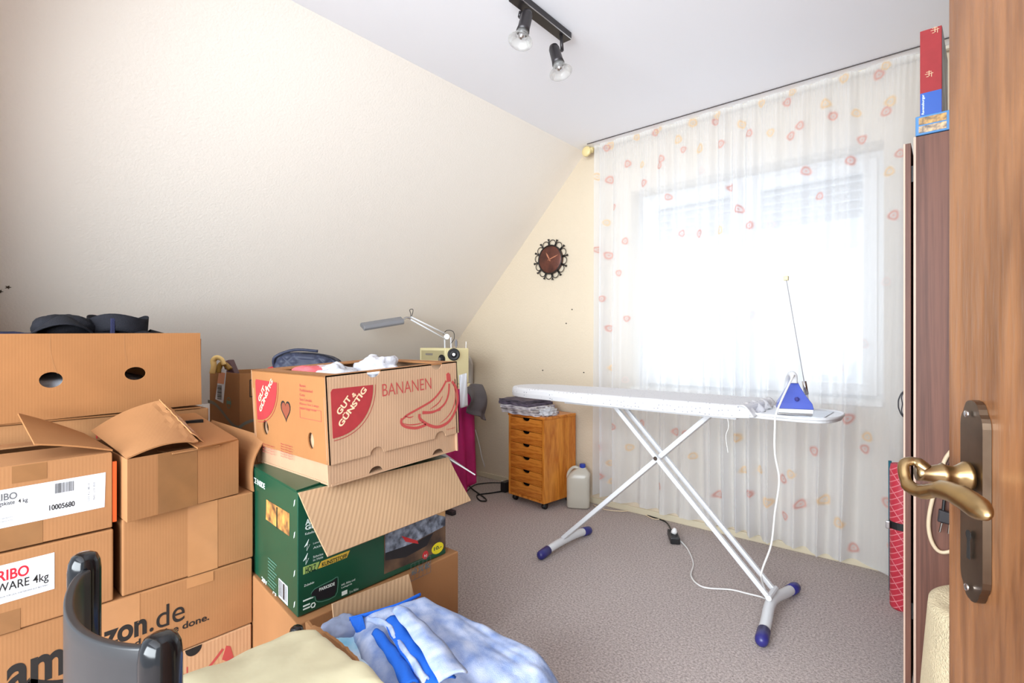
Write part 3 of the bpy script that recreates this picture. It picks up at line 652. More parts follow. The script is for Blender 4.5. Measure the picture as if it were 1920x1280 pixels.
# photo panel
ph_ = fG.quadpx([(720, 1076), (835, 1028), (835, 940), (720, 995)]).build('printed_photo', mat('photo_brown', (112, 84, 62), rough=0.4, rgb2=(50, 38, 34), scale=14), r)
join(fG.quadpx([(722, 1000), (800, 960), (834, 968), (834, 985), (760, 1024), (722, 1040)], off=0.0014)).build('printed_bench', mat('photo_grey', (150, 160, 178), rough=0.4, rgb2=(50, 54, 66), scale=45), ph_)
fG.quadpx([(722, 1050), (722, 1036), (780, 1016), (812, 998), (800, 1022), (760, 1044)], off=0.0016).build('printed_tool', mat('photo_black', (24, 24, 30), rough=0.4), ph_)
fG.quadpx([(800, 968), (834, 952), (834, 975), (812, 985)], off=0.0013).build('printed_wood', mat('photo_wood', (206, 162, 110), rough=0.4), ph_)
fG.quadpx([(752, 1004), (782, 1013), (784, 1019), (760, 1015)], off=0.0018).build('printed_handle', M_red, ph_)
a, b = fG.px(820, 1028); fG.poly([ell(a, b+0.002, 0.027, 0.019)], off=0.0018).build('yellow_sticker', mat('yellow_sticker', (222, 204, 30), rough=0.5), r)
fG.text('10,-', a-0.018, b-0.004, 0.036, 0.014, bold=0.03, off=0.0026).build('sticker_text', M_green, r)
a, b = fG.px(797, 1040); fG.poly([ell(a, b, 0.013, 0.014)], off=0.0018).build('red_sticker', M_red, r)
a, b = fG.px(797, 1041); fG.text('3 J', a-0.006, b-0.005, 0.012, 0.009, bold=0.03, off=0.0026).build('sticker_text', M_wp, r)
fG.quadpx([(568, 1077), (594, 1067), (599, 1052), (568, 1063)]).build('pale_field', M_lg, r)
fG.quadpx([(596, 1066), (650, 1045), (656, 1031), (602, 1052)]).build('yellow_field', M_yl, r)
fG.textpx('HOLZ', 572, 592, 1068, 1056, bold=0.02, off=0.0016).build('printed_word', M_greendk, r)
a, b = fG.px(603, 1062); a2, b2 = fG.px(650, 1043); fG.text('KUNSTSTOFF', a, b, a2-a, 0.012, bold=0.02, off=0.0016).build('printed_word', M_greendk, r)
# battery case outline
case = [fG.px(*q) for q in ((584, 1112), (590, 1105), (622, 1090), (631, 1083), (631, 1100), (627, 1115), (620, 1119), (602, 1124), (594, 1124), (592, 1116), (584, 1117))]
fG.poly([case], off=0.0008).build('printed_case', mat('case_black', (26, 28, 34), rough=0.4), r)
loop3 = [Vector((a, b, 0)) for a, b in case]
fG.strokepx([(583, 1113), (590, 1103), (622, 1087), (633, 1081), (633, 1100), (628, 1117), (604, 1127), (592, 1126), (590, 1118), (583, 1119)], 0.0022, off=0.0012, k=2).build('printed_outline', M_soft, r)
a, b = fG.px(598, 1108); a2, b2 = fG.px(627, 1094)
fG.text('PARKSIDE', a, b, a2-a, 0.009, bold=0.02, off=0.0018).build('printed_word', M_wp, r)
def line_txt(x, y, w, h, s, m=M_wp, bold=0.0): 
    a, b = fG.px(x, y); fG.text(s, a, b, w, h, bold=bold).build('printed_word', m, r)
line_txt(570, 1100, 0.03, 0.006, 'Zubehör')
line_txt(640, 1098, 0.045, 0.006, 'inkl. Akku und'); line_txt(640, 1104, 0.035, 0.006, 'Ladegerät'); line_txt(655, 1112, 0.03, 0.007, '2 x Akku')
a, b = fG.px(644, 1114); fG.rect(a-0.006, b-0.002, a+0.012, b+0.010).build('printed_symbol', M_wp, r)
line_txt(572, 985, 0.055, 0.016, 'AKKU', bold=0.03); line_txt(572, 994, 0.075, 0.015, 'GERÄT', bold=0.03)
for i, (yy, s) in enumerate(((1003, 'Kabellos'), (1021, 'Leistung'), (1029, 'Akku'), (1046, 'Schnitte'), (1052, 'in Holz'))): line_txt(587 if i else 572, yy, 0.03, 0.006, s)
for (x, y) in ((575, 1024), (573, 1050)):
    a, b = fG.px(x, y); fG.poly([[(a-0.007, b), (a+0.002, b+0.004), (a, b-0.012), (a+0.009, b+0.003), (a+0.002, b+0.004), (a+0.006, b+0.018)]]).build('printed_symbol', M_wp, r)
for (x, y, w) in ((568, 1128, 0.03), (568, 1144, 0.02), (568, 1138, 0.02)):
    a, b = fG.px(x, y); fG.rect(a, b, a+w, b+0.004).build('printed_symbol', M_wp, r)
a, b = fG.px(587, 1134); fG.poly([ell(a, b, 0.008, 0.008, 6), ell(a, b, 0.005, 0.005, 6)]).build('printed_symbol', M_wp, r)
# end face print
ep = fGy.quadpx([(499, 973), (543, 1005), (543, 962), (500, 936)]).build('printed_photo', mat('photo_orange', (222, 158, 84), rough=0.4, rgb2=(70, 50, 44), scale=30), r)
fGy.quadpx([(519, 990), (521, 991), (521, 951), (519, 950)], off=0.0012).build('photo_divider', M_greendk, ep)
fGy.textpx('PARKSIDE', 474, 903, 497, 901, bold=0.02).build('printed_word', M_wp, r) if False else None
a, b = fGy.px(477, 900); a2, b2 = fGy.px(497, 916); fGy.text('PERFORMANCE INSIDE', a-0.15, b-0.008, a2-a+0.15, 0.018, bold=0.02).build('printed_word', M_wp, r)
a, b = fGy.px(524, 1142); a2, b2 = fGy.px(539, 1140); b = 0.008; bars(fGy, a, b+0.004, a2-a, 0.045, n=14).build('barcode', M_blk, fGy.rect(a-0.004, b-0.002, a2+0.004, b+0.052).build('barcode_field', M_wht, r))
for i in range(9):
    a, b = fGy.px(503, 1046+i*6); fGy.rect(a, b, a+0.075-0.01*(i % 3), b+0.003).build('printed_lines', M_soft, r)
a, b = fGy.px(512, 1114); fGy.text('CE', a, b, 0.03, 0.012, bold=0.02).build('printed_word', M_wp, r)
a, b = fGy.px(495, 1092); fGy.text('20V', a-0.02, b, 0.05, 0.014, bold=0.03).build('printed_word', M_wp, r)
for y in (950, 1010, 1082, 1140):
    a, b = fGy.px(552, y); fGy.poly([[(a-0.004, b), (a+0.002, b+0.006), (a+0.006, b+0.022), (a, b+0.016)]]).build('printed_symbol', M_wp, r)

# --- the fruit (banana) carton
Ltilt = math.radians(3.0)
bx0, bx1 = -1.775, -1.300; by0, LY, HZ = 0.746, 0.492, 0.310
ban = thing('fruit_carton', 'big fruit carton lettered in red with a red banana drawing, on the green box', 'cardboard box', (-1.54, 1.0, 0.716))
dy = Vector((0, math.cos(Ltilt), math.sin(Ltilt))); dz = Vector((0, -math.sin(Ltilt), math.cos(Ltilt)))
B0 = Vector((bx1, by0, 0.716))
FX = Face(B0, dy, dz)                      # +X face
FY = Face(Vector((bx0, by0, 0.716)), (1, 0, 0), dz)   # -Y face
FXb = Face(Vector((bx0, by0, 0.716)) + dy*LY, -dy, dz)
LX = bx1-bx0
LH = 0.062           # lid starts here
def notch(c, r_, y, up, n=10):
    return [(c+r_*math.cos(t)*(1 if up else 1), y+(1 if up else -1)*r_*0.8*math.sin(t)) for t in np.linspace(0, PI, n)]
n1, n2 = 0.155, 0.400
# base tray walls (slightly inside)
tin = 0.012
def wallpoly(L_, z0, z1, bot=(), top=(), r_=0.026):
    pts = [(0, z0)]
    for c in bot: pts += [(c+r_*math.cos(t), z0+r_*0.85*math.sin(t)) for t in np.linspace(PI, 0, 10)]
    pts += [(L_, z0), (L_, z1)]
    for c in reversed(top): pts += [(c+r_*math.cos(t), z1-r_*0.85*math.sin(t)) for t in np.linspace(0, PI, 10)]
    pts += [(0, z1)]
    return pts
base = join(FX.poly([wallpoly(LY, 0, 0.25, bot=(n1, n2))], thick=0.004, off=-tin), FY.poly([wallpoly(LX-tin, 0, 0.25), ell(*FY.px(499, 801), 0.024, 0.027)], thick=0.004, off=-tin), FXb.poly([wallpoly(LY, 0, 0.25)], thick=0.004, off=-tin))
FBk = Face(Vector((bx1, by0, 0.716))+dy*LY, (-1, 0, 0), dz)
base = join(base, FBk.poly([wallpoly(LX, 0, 0.25)], thick=0.004, off=-tin))
base.prism([B0+Vector((-0.008, 0.008, 0.0)), B0+dy*(LY-0.008)+Vector((-0.008, 0, 0)), Vector((bx0+0.008, by0, 0.716))+dy*(LY-0.008), Vector((bx0+0.008, by0+0.008, 0.716))], dz*0.006)
base.build('tray', CB_ban, ban)
lidx = FX.poly([wallpoly(LY, LH, HZ, bot=(n1, n2+0.005), top=(n1, n2), r_=0.024)], thick=0.004, off=-0.002)
lidx.build('lid_side', CB_ban, ban)
fh = [ell(*FY.px(498, 801), 0.021, 0.024), ell(*FY.px(583, 826), 0.017, 0.024)]
FY.poly([wallpoly(LX, LH, HZ)]+fh, thick=0.004, off=-0.002).build('lid_side', CB_or, ban)
FXb.poly([wallpoly(LY, LH, HZ)], thick=0.004, off=-0.002).build('lid_side', CB_ban, ban)
FBk.poly([wallpoly(LX, LH, HZ)], thick=0.004, off=-0.002).build('lid_side', CB_ban, ban)
FT = Face(B0+dz*HZ, dy, (-1, 0, 0))
FT.poly([rc(0, 0, LY, LX), rc(0.05, 0.035, LY-0.06, LX-0.09)], thick=0.004, off=-0.002).build('lid_top', CB_or, ban)
# logo quarter shape
def logo(f, x0, b0, w, h, parent, mm, letters=True):
    k = [(0, 0)]
    pts = [(x0, b0+h*0.0)]
    # top edge, round left top, right edge curving to lower left point
    cur_ = [(x0+w*math.cos(t)**0.9, b0+h*(1-math.sin(t)**0.95)) for t in np.linspace(0.02, PI/2-0.01, 18)]
    shape = [(x0+0.006, b0+h), ] + cur_ + [(x0, b0), (x0, b0+h-0.008)]
    o = f.poly([shape], off=0.0006).build('printed_logo', mm, parent)
    out_ = [(x0+w*1.06*math.cos(t)**0.9, b0+h*(1-1.05*math.sin(t)**0.95)) for t in np.linspace(0.02, PI/2-0.01, 18)]
    mb = MB()
    for i in range(len(out_)-1):
        a, b = Vector((*out_[i], 0)), Vector((*out_[i+1], 0)); t = (b-a).normalized(); nn = Vector((-t.y, t.x, 0))*0.0009
        mb.add([f.p((a+nn).x, (a+nn).y, 0.001), f.p((a-nn).x, (a-nn).y, 0.001), f.p((b-nn).x, (b-nn).y, 0.001), f.p((b+nn).x, (b+nn).y, 0.001)], [(0, 1, 2, 3)])
    mb.build('printed_line', mm, parent)
    rot = math.radians(47)
    f.text('GUT', x0+w*0.18, b0+h*0.44, w*0.42, h*0.13, rot=rot, bold=0.035, off=0.0016).build('logo_letters', M_cream_p, o)
    f.text('&', x0+w*0.50, b0+h*0.76, w*0.10, h*0.09, rot=rot*0.6, bold=0.02, off=0.0016).build('logo_letters', M_cream_p, o)
    f.text('GÜNSTIG', x0+w*0.20, b0+h*0.19, w*0.95, h*0.15, rot=rot, bold=0.035, off=0.0016).build('logo_letters', M_cream_p, o)
a0, b0 = FX.px(624, 822); a1, b1 = FX.px(699, 719)
M_logo = mat('logo_red', (160, 44, 48), rough=0.7, vary=0.1, scale=40)
logo(FX, a0, b0, a1-a0, b1-b0-0.0, ban, M_logo)
a0, b0 = FY.px(483, 786); a1, b1 = FY.px(519, 715)
logo(FY, a0, b0, a1-a0, b1-b0, ban, M_logo)
a0, b0 = FX.px(717, 743); a1, b1 = FX.px(808, 711)
FX.text('BANANEN', a0, b0, a1-a0, 0.037, bold=-0.006).build('printed_letters', M_redpale, ban)
# banana drawing from the photo (crop scale 520/1920)
def z3(*pts): return [(380+x*0.2708, 620+y*0.2708) for x, y in pts]
draw = MB()
for pts, w, tp in [
    (z3((1685,345),(1650,410),(1590,480),(1500,535),(1420,580),(1385,610)), 0.007, False),
    (z3((1378,605),(1375,640),(1410,665),(1480,672),(1545,650)), 0.009, False),
    (z3((1385,640),(1430,650),(1490,645),(1530,630)), 0.004, True),
    (z3((1705,365),(1700,440),(1670,510),(1600,560),(1520,570)), 0.007, False),
    (z3((1500,575),(1505,610),(1560,650),(1630,665),(1700,630),(1745,560),(1765,480),(1755,400),(1725,350)), 0.010, False),
    (z3((1735,370),(1750,450),(1730,540),(1690,600),(1640,640)), 0.004, True),
    (z3((1660,450),(1630,500),(1570,545)), 0.004, True),
    (z3((1400,590),(1430,600),(1460,590)), 0.004, True)]:
    draw = join(draw, FX.strokepx(pts, w, taper=tp))
draw = join(draw, FX.strokepx(z3((1520,562),(1580,562),(1645,543)), 0.007, off=0.0013))
draw = join(draw, FX.poly([[FX.px(*p) for p in z3((1690,355),(1685,300),(1700,288),(1712,300),(1718,350))]]))
draw.build('printed_bananas', M_redpale, ban)
a0, b0 = FX.px(849, 801); FX.text('Cavendish', a0-0.03, b0-0.004, 0.04, 0.005).build('printed_letters', M_redpale, ban)
# heart opening and printing on the end face
a, b = FY.px(536, 768)
hp = [(a+0.0024*16*math.sin(t)**3*0.82, b+0.0024*(13*math.cos(t)-5*math.cos(2*t)-2*math.cos(3*t)-math.cos(4*t))*0.95) for t in np.linspace(0, 2*PI, 30)[:-1]]
FY.poly([hp]).build('printed_heart', M_hole, ban)
FY.poly([[(a+(x-a)*0.82+0.002, b+(y-b)*0.8) for x, y in hp]], off=0.0012).build('printed_heart_fill', mat('heart_brown', (128, 62, 40), rough=0.7), ban)
for i, (s, w) in enumerate((('Banane', 0.035), ('Produktionsland', 0.075), ('Costa', 0.03), ('Sorte Cavendish', 0.07), ('Klasse bei Länge', 0.11), ('Packer Länge 14 cm', 0.095))):
    a, b = FY.px(562, 722+i*8.6); FY.text(s, a, b-0.004, w, 0.008).build('printed_letters', M_redpale, ban)
a, b = FY.px(562, 763); a2, b2 = FY.px(603, 788)
FY.poly([rc(a, b2-0.004, a2, b), rc(a+0.001, b2-0.003, a2-0.001, b-0.001)]).build('printed_frame', M_redpale, ban)
for x, w, n_ in ((493, 0.085, 4), (527, 0.075, 6)):
    for i in range(n_):
        a, b = FY.px(x, 832+i*4.6); FY.text('Bitte kühl lagern', a, b-0.002, w, 0.0055).build('printed_letters', M_redpale, ban)
# plastic bags inside
M_plas = mat('clear_plastic', (232, 232, 240), rough=0.18, vary=0.35, scale=24, bump=0.8, bscale=30)
M_plas.node_tree.nodes['Principled BSDF'].inputs['Alpha'].default_value = 0.8
blob('plastic_bag', 'crumpled clear plastic bag in the fruit carton, nearer the front corner', 'bag', (-1.57, 0.91, 1.003), (0.10, 0.075, 0.040), M_plas, amp=0.3, fr=4, ex=0.9, seed=11)
blob('plastic_bag', 'crumpled clear plastic bag in the fruit carton, farther back', 'bag', (-1.53, 1.06, 1.022), (0.08, 0.07, 0.045), M_plas, amp=0.3, fr=4, ex=0.9, seed=12)
blob('pink_cloth', 'pink cloth under the plastic at the front of the fruit carton', 'cloth', (-1.60, 0.85, 1.018), (0.06, 0.05, 0.022), mat('pink_fabric', (206, 90, 96), rough=0.7), seed=13)
blob('folded_clothes', 'dark clothes packed inside the fruit carton below the plastic bags', 'clothes', (-1.55, 0.99, 0.85), (0.17, 0.17, 0.11), M_cloth_k, seed=14)

# ------------------------------------------------------------------ open box with cloth, cloths, chair
r = thing('open_box', 'open torn brown box in the foreground holding the blue cloth', 'cardboard box', (-0.95, 0.79, 0))
m_ = MB(); x0, x1, y0, y1, zt = -1.20, -0.72, 0.625, 0.965, 0.36
m_.box((x0, y0, 0), (x1, y1, 0.005)); m_.box((x0, y0, 0), (x1, y0+0.005, zt)); m_.box((x0, y1-0.005, 0), (x1, y1, zt)); m_.box((x0, y0, 0), (x0+0.005, y1, zt)); m_.box((x1-0.005, y0, 0), (x1, y1, zt))
m_.build('carton_body', CB, r)
flap(r, [(-1.20, 0.70, 0.34), (-1.20, 0.96, 0.34), (-1.215, 0.945, 0.435), (-1.215, 0.70, 0.443)], CB_in, n=10, curve=0.004, lab='upright corrugated flap')
def torn(s, t):
    p = Vector((-1.175, 0.625, 0.34)).lerp(Vector((-0.76, 0.625, 0.34)), s)
    hh = 0.105-0.02*s+0.006*noise.noise(Vector((s*30, 0, 0)))
    return p+Vector((-0.005, -0.012*t+0.012*math.sin(s*5), hh*t))
MB().grid(torn, 60, 6).build('torn_flap', CB_dk, r, solid=0.006)
M_bluec = mat('denim_flannel', (186, 196, 220), rough=0.95, rgb2=(124, 146, 194), scale=22, detail=9, bump=0.2, bscale=400, spec=0.1)
M_bblue = mat('bright_blue_cloth', (10, 92, 196), rough=0.8, bump=0.1, bscale=200)
cl = thing('blue_cloth', 'pale blue flannel cloth with bright blue lining folded over the open box', 'cloth', (-0.95, 0.85, 0.38))
# corner world points: far-left a, far-right b, near-right c, near-left d
ca_ = atZ(657, 1152, 0.425); cb_ = atZ(792, 1112, 0.430); cc_ = atZ(1062, 1248, 0.36); cd_ = atZ(1000, 1400, 0.40); ce_ = atZ(700, 1330, 0.40)
def bl(s, t):
    # s along left->right (x in picture), t far->near
    far = ca_.lerp(cb_, min(s*2.4, 1)) if s < 1/2.4 else cb_.lerp(cc_, (s-1/2.4)/(1-1/2.4))
    near = atZ(720, 1345, 0.40).lerp(atZ(1060, 1330, 0.35), s)
    p = far.lerp(near, t)
    e = min(s, 1-s, t*1.2); drop = 0.045*math.exp(-e*26)
    p.z += 0.016*math.sin(PI*min(t*1.3, 1))+0.010*noise.noise(Vector((s*5, t*4, 2)))+0.004*noise.noise(Vector((s*14, t*9, 7)))-drop*0.8
    if s > 0.85: p.z -= (s-0.85)**2*2.6
    return p
MB().grid(bl, 70, 50).build('flannel_top', M_bluec, cl, solid=0.006, smooth=True)
def fold2(s, t):     # lower hanging side towards the carpet
    p = bl(0.42+0.58*s, 0.0); q = p+Vector((0.01+0.012*math.sin(s*14), 0.03*math.sin(PI*t*0.5)+0.008*math.sin(s*11+t*3), -0.16*t-0.01))
    return p.lerp(q, 1) if t else p
MB().grid(fold2, 40, 14).build('flannel_side', M_bluec, cl, solid=0.005, smooth=True)
# bright blue strips lying on top
def strip(pts, w0, w1, lift, m, name):
    c = sm([atZ(x, y, z_) for x, y, z_ in pts], 8); n = len(c); vs = []; fs = []
    mb = MB()
    for i, p in enumerate(c):
        t = (c[min(i+1, n-1)]-c[max(i-1, 0)]); t.z = 0; t.normalize(); nn = Vector((-t.y, t.x, 0)); w = w0+(w1-w0)*i/(n-1)
        for k in range(7):
            q = k/6-0.5; vs.append(p+nn*w*q+Vector((0, 0, lift+0.010*math.cos(PI*q)+0.002*math.sin(i*0.9+k))))
    for i in range(n-1):
        for k in range(6): fs.append((i*7+k, i*7+k+1, (i+1)*7+k+1, (i+1)*7+k))
    mb.add(vs, fs); return mb.build(name, m, cl, solid=0.004, smooth=True)
strip([(738, 1176, 0.435), (758, 1212, 0.435), (785, 1248, 0.432), (830, 1300, 0.43)], 0.045, 0.06, 0.018, M_bblue, 'blue_lining')
strip([(706, 1198, 0.430), (728, 1228, 0.43), (752, 1262, 0.43), (770, 1300, 0.43)], 0.022, 0.035, 0.014, M_bblue, 'blue_lining')
strip([(748, 1166, 0.44), (776, 1196, 0.44), (812, 1240, 0.44), (850, 1300, 0.44)], 0.035, 0.06, 0.030, M_bluec, 'flannel_fold')
strip([(690, 1180, 0.430), (725, 1190, 0.43), (745, 1222, 0.43), (775, 1262, 0.43), (800, 1300, 0.43)], 0.010, 0.014, 0.020, M_bluec, 'flannel_fold')
MB().tube(sm([atZ(655, 1160, 0.424), atZ(700, 1148, 0.430), atZ(750, 1132, 0.433), atZ(788, 1114, 0.432)]), 0.003, flat=1.6).build('lining_edge', M_bblue, cl, smooth=True)
MB().prism([atZ(656, 1158, 0.428), atZ(680, 1152, 0.432), atZ(690, 1192, 0.418), atZ(672, 1186, 0.405)], (0, 0, -0.012)).build('lining_corner', M_bblue, cl, bevel=0.003)
M_print = mat('printed_cloth', (206, 222, 240), rough=0.9, rgb2=(120, 190, 214), scale=12)
def prc(s, t):
    p = atZ(618+s*72+t*40, 1196-s*24+t*92, 0.395+0.006*math.sin(s*7+t*5)); p.y = max(p.y, 0.645); return p
o = MB().grid(prc, 18, 18).build('printed_cloth', M_print, None, solid=0.006, smooth=True)
tag(o, 'white and turquoise printed cloth beside the torn box edge, left of the blue cloth', 'cloth')
o = blob('grey_cloth', 'small grey-blue cloth tucked in the far corner of the open box', 'cloth', atZ(640, 1188, 0.385), (0.045, 0.045, 0.035), mat('greyblue_fabric', (132, 142, 168), rough=0.9), seed=21)
blob('folded_clothes', 'clothes filling the open box underneath the blue cloth', 'clothes', (-0.96, 0.80, 0.19), (0.21, 0.145, 0.175), M_cloth_w, seed=22)

# chair
ch = thing('black_chair', 'glossy black chair with rounded posts and curved backrest in the foreground', 'chair', (-0.93, 0.37, 0))
pL = Vector((-1.118, 0.187, 0)); pR = Vector((-0.752, 0.200, 0))
def post(p, z1, r_=0.026): return MB().lathe([(r_*0.85, 0), (r_*0.9, 0.01), (r_, 0.3), (r_, z1-0.03), (r_*0.93, z1-0.015), (r_*0.75, z1-0.005), (r_*0.45, z1-0.001), (0.002, z1)], p, (0, 0, 1), n=32)
post(pL, 0.762, 0.023).build('leg', M_black, ch, smooth=True); post(pR, 0.755, 0.024).build('leg', M_black, ch, smooth=True)
post(atZ(556, 1196, 0.46)-Vector((0, 0, 0.46)), 0.488, 0.017).build('leg', M_black, ch, smooth=True); post(Vector((-0.760, 0.555, 0)), 0.472, 0.016).build('leg', M_black, ch, smooth=True)
M_back = mat('grey_black_backrest', (40, 39, 41), rough=0.36, vary=0.2, scale=6)
def back(s, t):
    a = math.sin(PI*s); p = pL.lerp(pR, s)+Vector((0.03*(1-s), -0.050*a**0.6, 0)); p.z = 0.742-0.17*t-0.010*a
    return p
MB().grid(back, 40, 8).build('backrest', M_back, ch, solid=0.012, smooth=True, bevel=0.003)
MB().box((-1.12, 0.19, 0.415), (-0.75, 0.56, 0.450)).build('seat', M_black, ch, bevel=0.012, seg=3)
st = MB()
for a, b in (((-1.118, 0.187), (-1.115, 0.55)), ((-0.752, 0.2), (-0.76, 0.555)), ((-1.118, 0.187), (-0.752, 0.2))): st.tube([(*a, 0.22), (*b, 0.22)], 0.011)
st.build('stretcher', M_black, ch, smooth=True)
M_cream = mat('cream_cloth', (212, 204, 170), rough=0.9, vary=0.12, scale=5, bump=0.25, bscale=14)
def crm(s, t):
    x = -1.125+0.345*s; y = 0.215+(0.300+0.085*min(1, s*5))*t
    e = min(s, 1-s, t, 1-t)
    z = 0.452+0.044*(1-math.exp(-e*16))+0.010*noise.noise(Vector((s*3.2, t*3.0, 4)))+0.005*noise.noise(Vector((s*9, t*5, 1)))
    if t > 0.92: z -= (t-0.92)*0.2
    x += 0.012*noise.noise(Vector((0, t*5, 3))); y += 0.012*noise.noise(Vector((s*5, 0, 3)))
    return Vector((x, y, z))
o = MB().grid(crm, 50, 50).build('cream_cloth', M_cream, None, solid=0.004, smooth=True); tag(o, 'cream yellow cloth spread over the seat of the black chair', 'cloth')

# ------------------------------------------------------------------ ironing board
ib = thing('ironing_board', 'white ironing board on crossed legs standing before the curtain', 'ironing board', (-1.1, 2.3, 0))
ZB = 0.868; yc = 2.30; hw = 0.195
def outline(inset=0.0):
    pts = []
    for t in np.linspace(PI/2, 3*PI/2, 26):      # tip at left, tapered
        pts.append((-1.66+0.265*math.cos(t)*(1-inset*2), yc+(hw-inset)*math.copysign(abs(math.sin(t))**0.85, math.sin(t))*0.86))
    pts += [(-1.40, yc-hw*0.97+inset), (-1.1, yc-hw+inset), (-0.66+0, yc-hw+inset), (-0.605-inset, yc-hw*0.78), (-0.60-inset, yc+hw*0.78), (-0.66, yc+hw-inset), (-1.1, yc+hw-inset), (-1.40, yc+hw*0.97-inset)]
    return pts
lay = [(0.0, -0.052), (-0.004, -0.03), (0.0, -0.012), (0.006, -0.004), (0.018, 0.0)]
mb = MB(); vs = []; n = len(outline())
for ins, dz_ in lay:
    for (x, y) in outline(ins): vs.append((x, y, ZB+dz_))
fs = [(k*n+i, k*n+(i+1) % n, (k+1)*n+(i+1) % n, (k+1)*n+i) for k in range(len(lay)-1) for i in range(n)]
fs += [tuple(range(n-1, -1, -1)), tuple((len(lay)-1)*n+i for i in range(n))]
M_cover = mat('board_cover', (232, 230, 230), rough=0.85); nt = M_cover.node_tree
vo = N(M_cover, 'ShaderNodeTexVoronoi'); vo.inputs['Scale'].default_value = 55; vo.inputs['Randomness'].default_value = 0.35
tcn = [q for q in nt.nodes if q.type == 'TEX_COORD'][0]; nt.links.new(tcn.outputs['Object'], vo.inputs['Vector'])
rp = N(M_cover, 'ShaderNodeValToRGB'); rp.color_ramp.elements[0].position = 0.14; rp.color_ramp.elements[1].position = 0.19; rp.color_ramp.elements[0].color = lin((140, 140, 150)); rp.color_ramp.elements[1].color = lin((212, 211, 213))
nt.links.new(vo.outputs['Distance'], rp.inputs[0]); nt.links.new(rp.outputs[0], nt.nodes['Principled BSDF'].inputs['Base Color'])
mb.add(vs, fs).build('padded_cover', M_cover, ib, smooth=False, bevel=0.006, seg=3, angle=25)
MB().box((-1.50, yc-0.14, ZB-0.064), (-0.66, yc+0.14, ZB-0.053)).build('under_frame', M_metalw, ib)
# iron rest tray
tz = ZB-0.03
tl_ = [(-0.62, yc-0.15), (-0.44, yc-0.155), (-0.36, yc-0.135), (-0.325, yc-0.06), (-0.32, yc+0.05), (-0.345, yc+0.13), (-0.42, yc+0.16), (-0.62, yc+0.15)]
tl2 = sm([Vector((a, b, 0)) for a, b in tl_], 5)
MB().prism([(p.x, p.y, tz-0.02) for p in tl2], (0, 0, 0.016)).build('iron_rest', M_metalw, ib, bevel=0.004)
MB().tube([(p.x, p.y, tz-0.004) for p in tl2], 0.0065).build('rest_rim', M_metalw, ib, smooth=True)
MB().box((-0.49, yc-0.10, tz-0.004), (-0.36, yc+0.11, tz-0.001)).build('rest_plate', mat('steel_plate', (178, 180, 186), rough=0.35, metal=0.7), ib)
for i, c in enumerate([(-0.615, yc-0.14), (-0.60, yc-0.02), (-0.61, yc+0.13)]):
    pass
MB().grid(lambda s, t: Vector((-0.635+0.05*t+0.008*math.sin(s*20), yc-0.19+0.38*s, ZB-0.003-0.034*t*t+0.006*math.sin(s*26+t*4))), 40, 8).build('gathered_cover_end', M_cover, ib, solid=0.004, smooth=True)
# legs
def bar(a, b, w, th, name, m=M_metalw, yw=None):
    a, b = Vector(a), Vector(b); t = (b-a).normalized(); up = Vector((0, 1, 0)); sd = t.cross(up).normalized()
    return MB().prism([a+up*w/2+sd*th/2, a-up*w/2+sd*th/2, a-up*w/2-sd*th/2, a+up*w/2-sd*th/2], b-a).build(name, m, ib, bevel=0.004, seg=2)
bar((-1.60, 2.30, 0.055), (-0.80, 2.30, ZB-0.062), 0.048, 0.022, 'leg')
bar((-0.555, 2.335, 0.075), (-1.27, 2.335, ZB-0.062), 0.020, 0.020, 'leg'); bar((-0.555, 2.255, 0.075), (-1.27, 2.255, ZB-0.062), 0.020, 0.020, 'leg')
MB().tube([(-1.045, 2.24, 0.576), (-1.045, 2.355, 0.576)], 0.010).build('pivot_bolt', M_chrome, ib)
MB().tube([(-0.56, 2.24, 0.085), (-0.56, 2.35, 0.085)], 0.012).build('leg_bracket', M_metalw, ib)
def foot(x, y0_, y1_, bow):
    pts = [Vector((x, y0_, 0.024)), Vector((x-bow*0.4, y0_+0.10, 0.036)), Vector((x-bow, (y0_+y1_)/2, 0.04+bow*0.5)), Vector((x-bow*0.4, y1_-0.10, 0.036)), Vector((x, y1_, 0.024))]
    c = sm(pts, 6); o = MB().tube(c, 0.021, n=14).build('foot_tube', M_metalw, ib, smooth=True)
    for e, d in ((c[0], c[0]-c[1]), (c[-1], c[-1]-c[-2])):
        d.normalize(); MB().lathe([(0.0235, -0.055), (0.024, 0.0), (0.022, 0.014), (0.014, 0.024), (0.004, 0.027)], e, d, n=14).build('foot_cap', M_navy, o, smooth=True)
foot(-1.60, 2.10, 2.54, 0.0); foot(-0.53, 2.03, 2.55, 0.03)
# cord holder wire
b0_ = Vector((-0.385, yc+0.145, tz)); tp_ = atD(1474, 522, 2.12); b0_ = atD(1517, 768, 2.14)
MB().tube([b0_, b0_.lerp(tp_, 0.12)], 0.006).build('cord_guide_base', M_metalw, ib, smooth=True)
MB().tube([b0_.lerp(tp_, 0.12), b0_.lerp(tp_, 0.22)], 0.009).build('cord_guide_spring', M_chrome, ib, smooth=True)
MB().tube([b0_.lerp(tp_, 0.2), tp_], 0.0018).build('cord_guide_wire', M_cable_g, ib)
MB().box(tp_-Vector((0.009, 0.009, 0.008)), tp_+Vector((0.009, 0.009, 0.010))).build('cord_guide_tip', M_cap, ib, bevel=0.002)
# hanging tie string under the board
MB().tube(sm([atY(1364, 782, 2.14), atY(1366, 800, 2.14), atY(1361, 818, 2.14), atY(1365, 848, 2.14)]), 0.0012).build('tie_string', M_cable_w, ib)

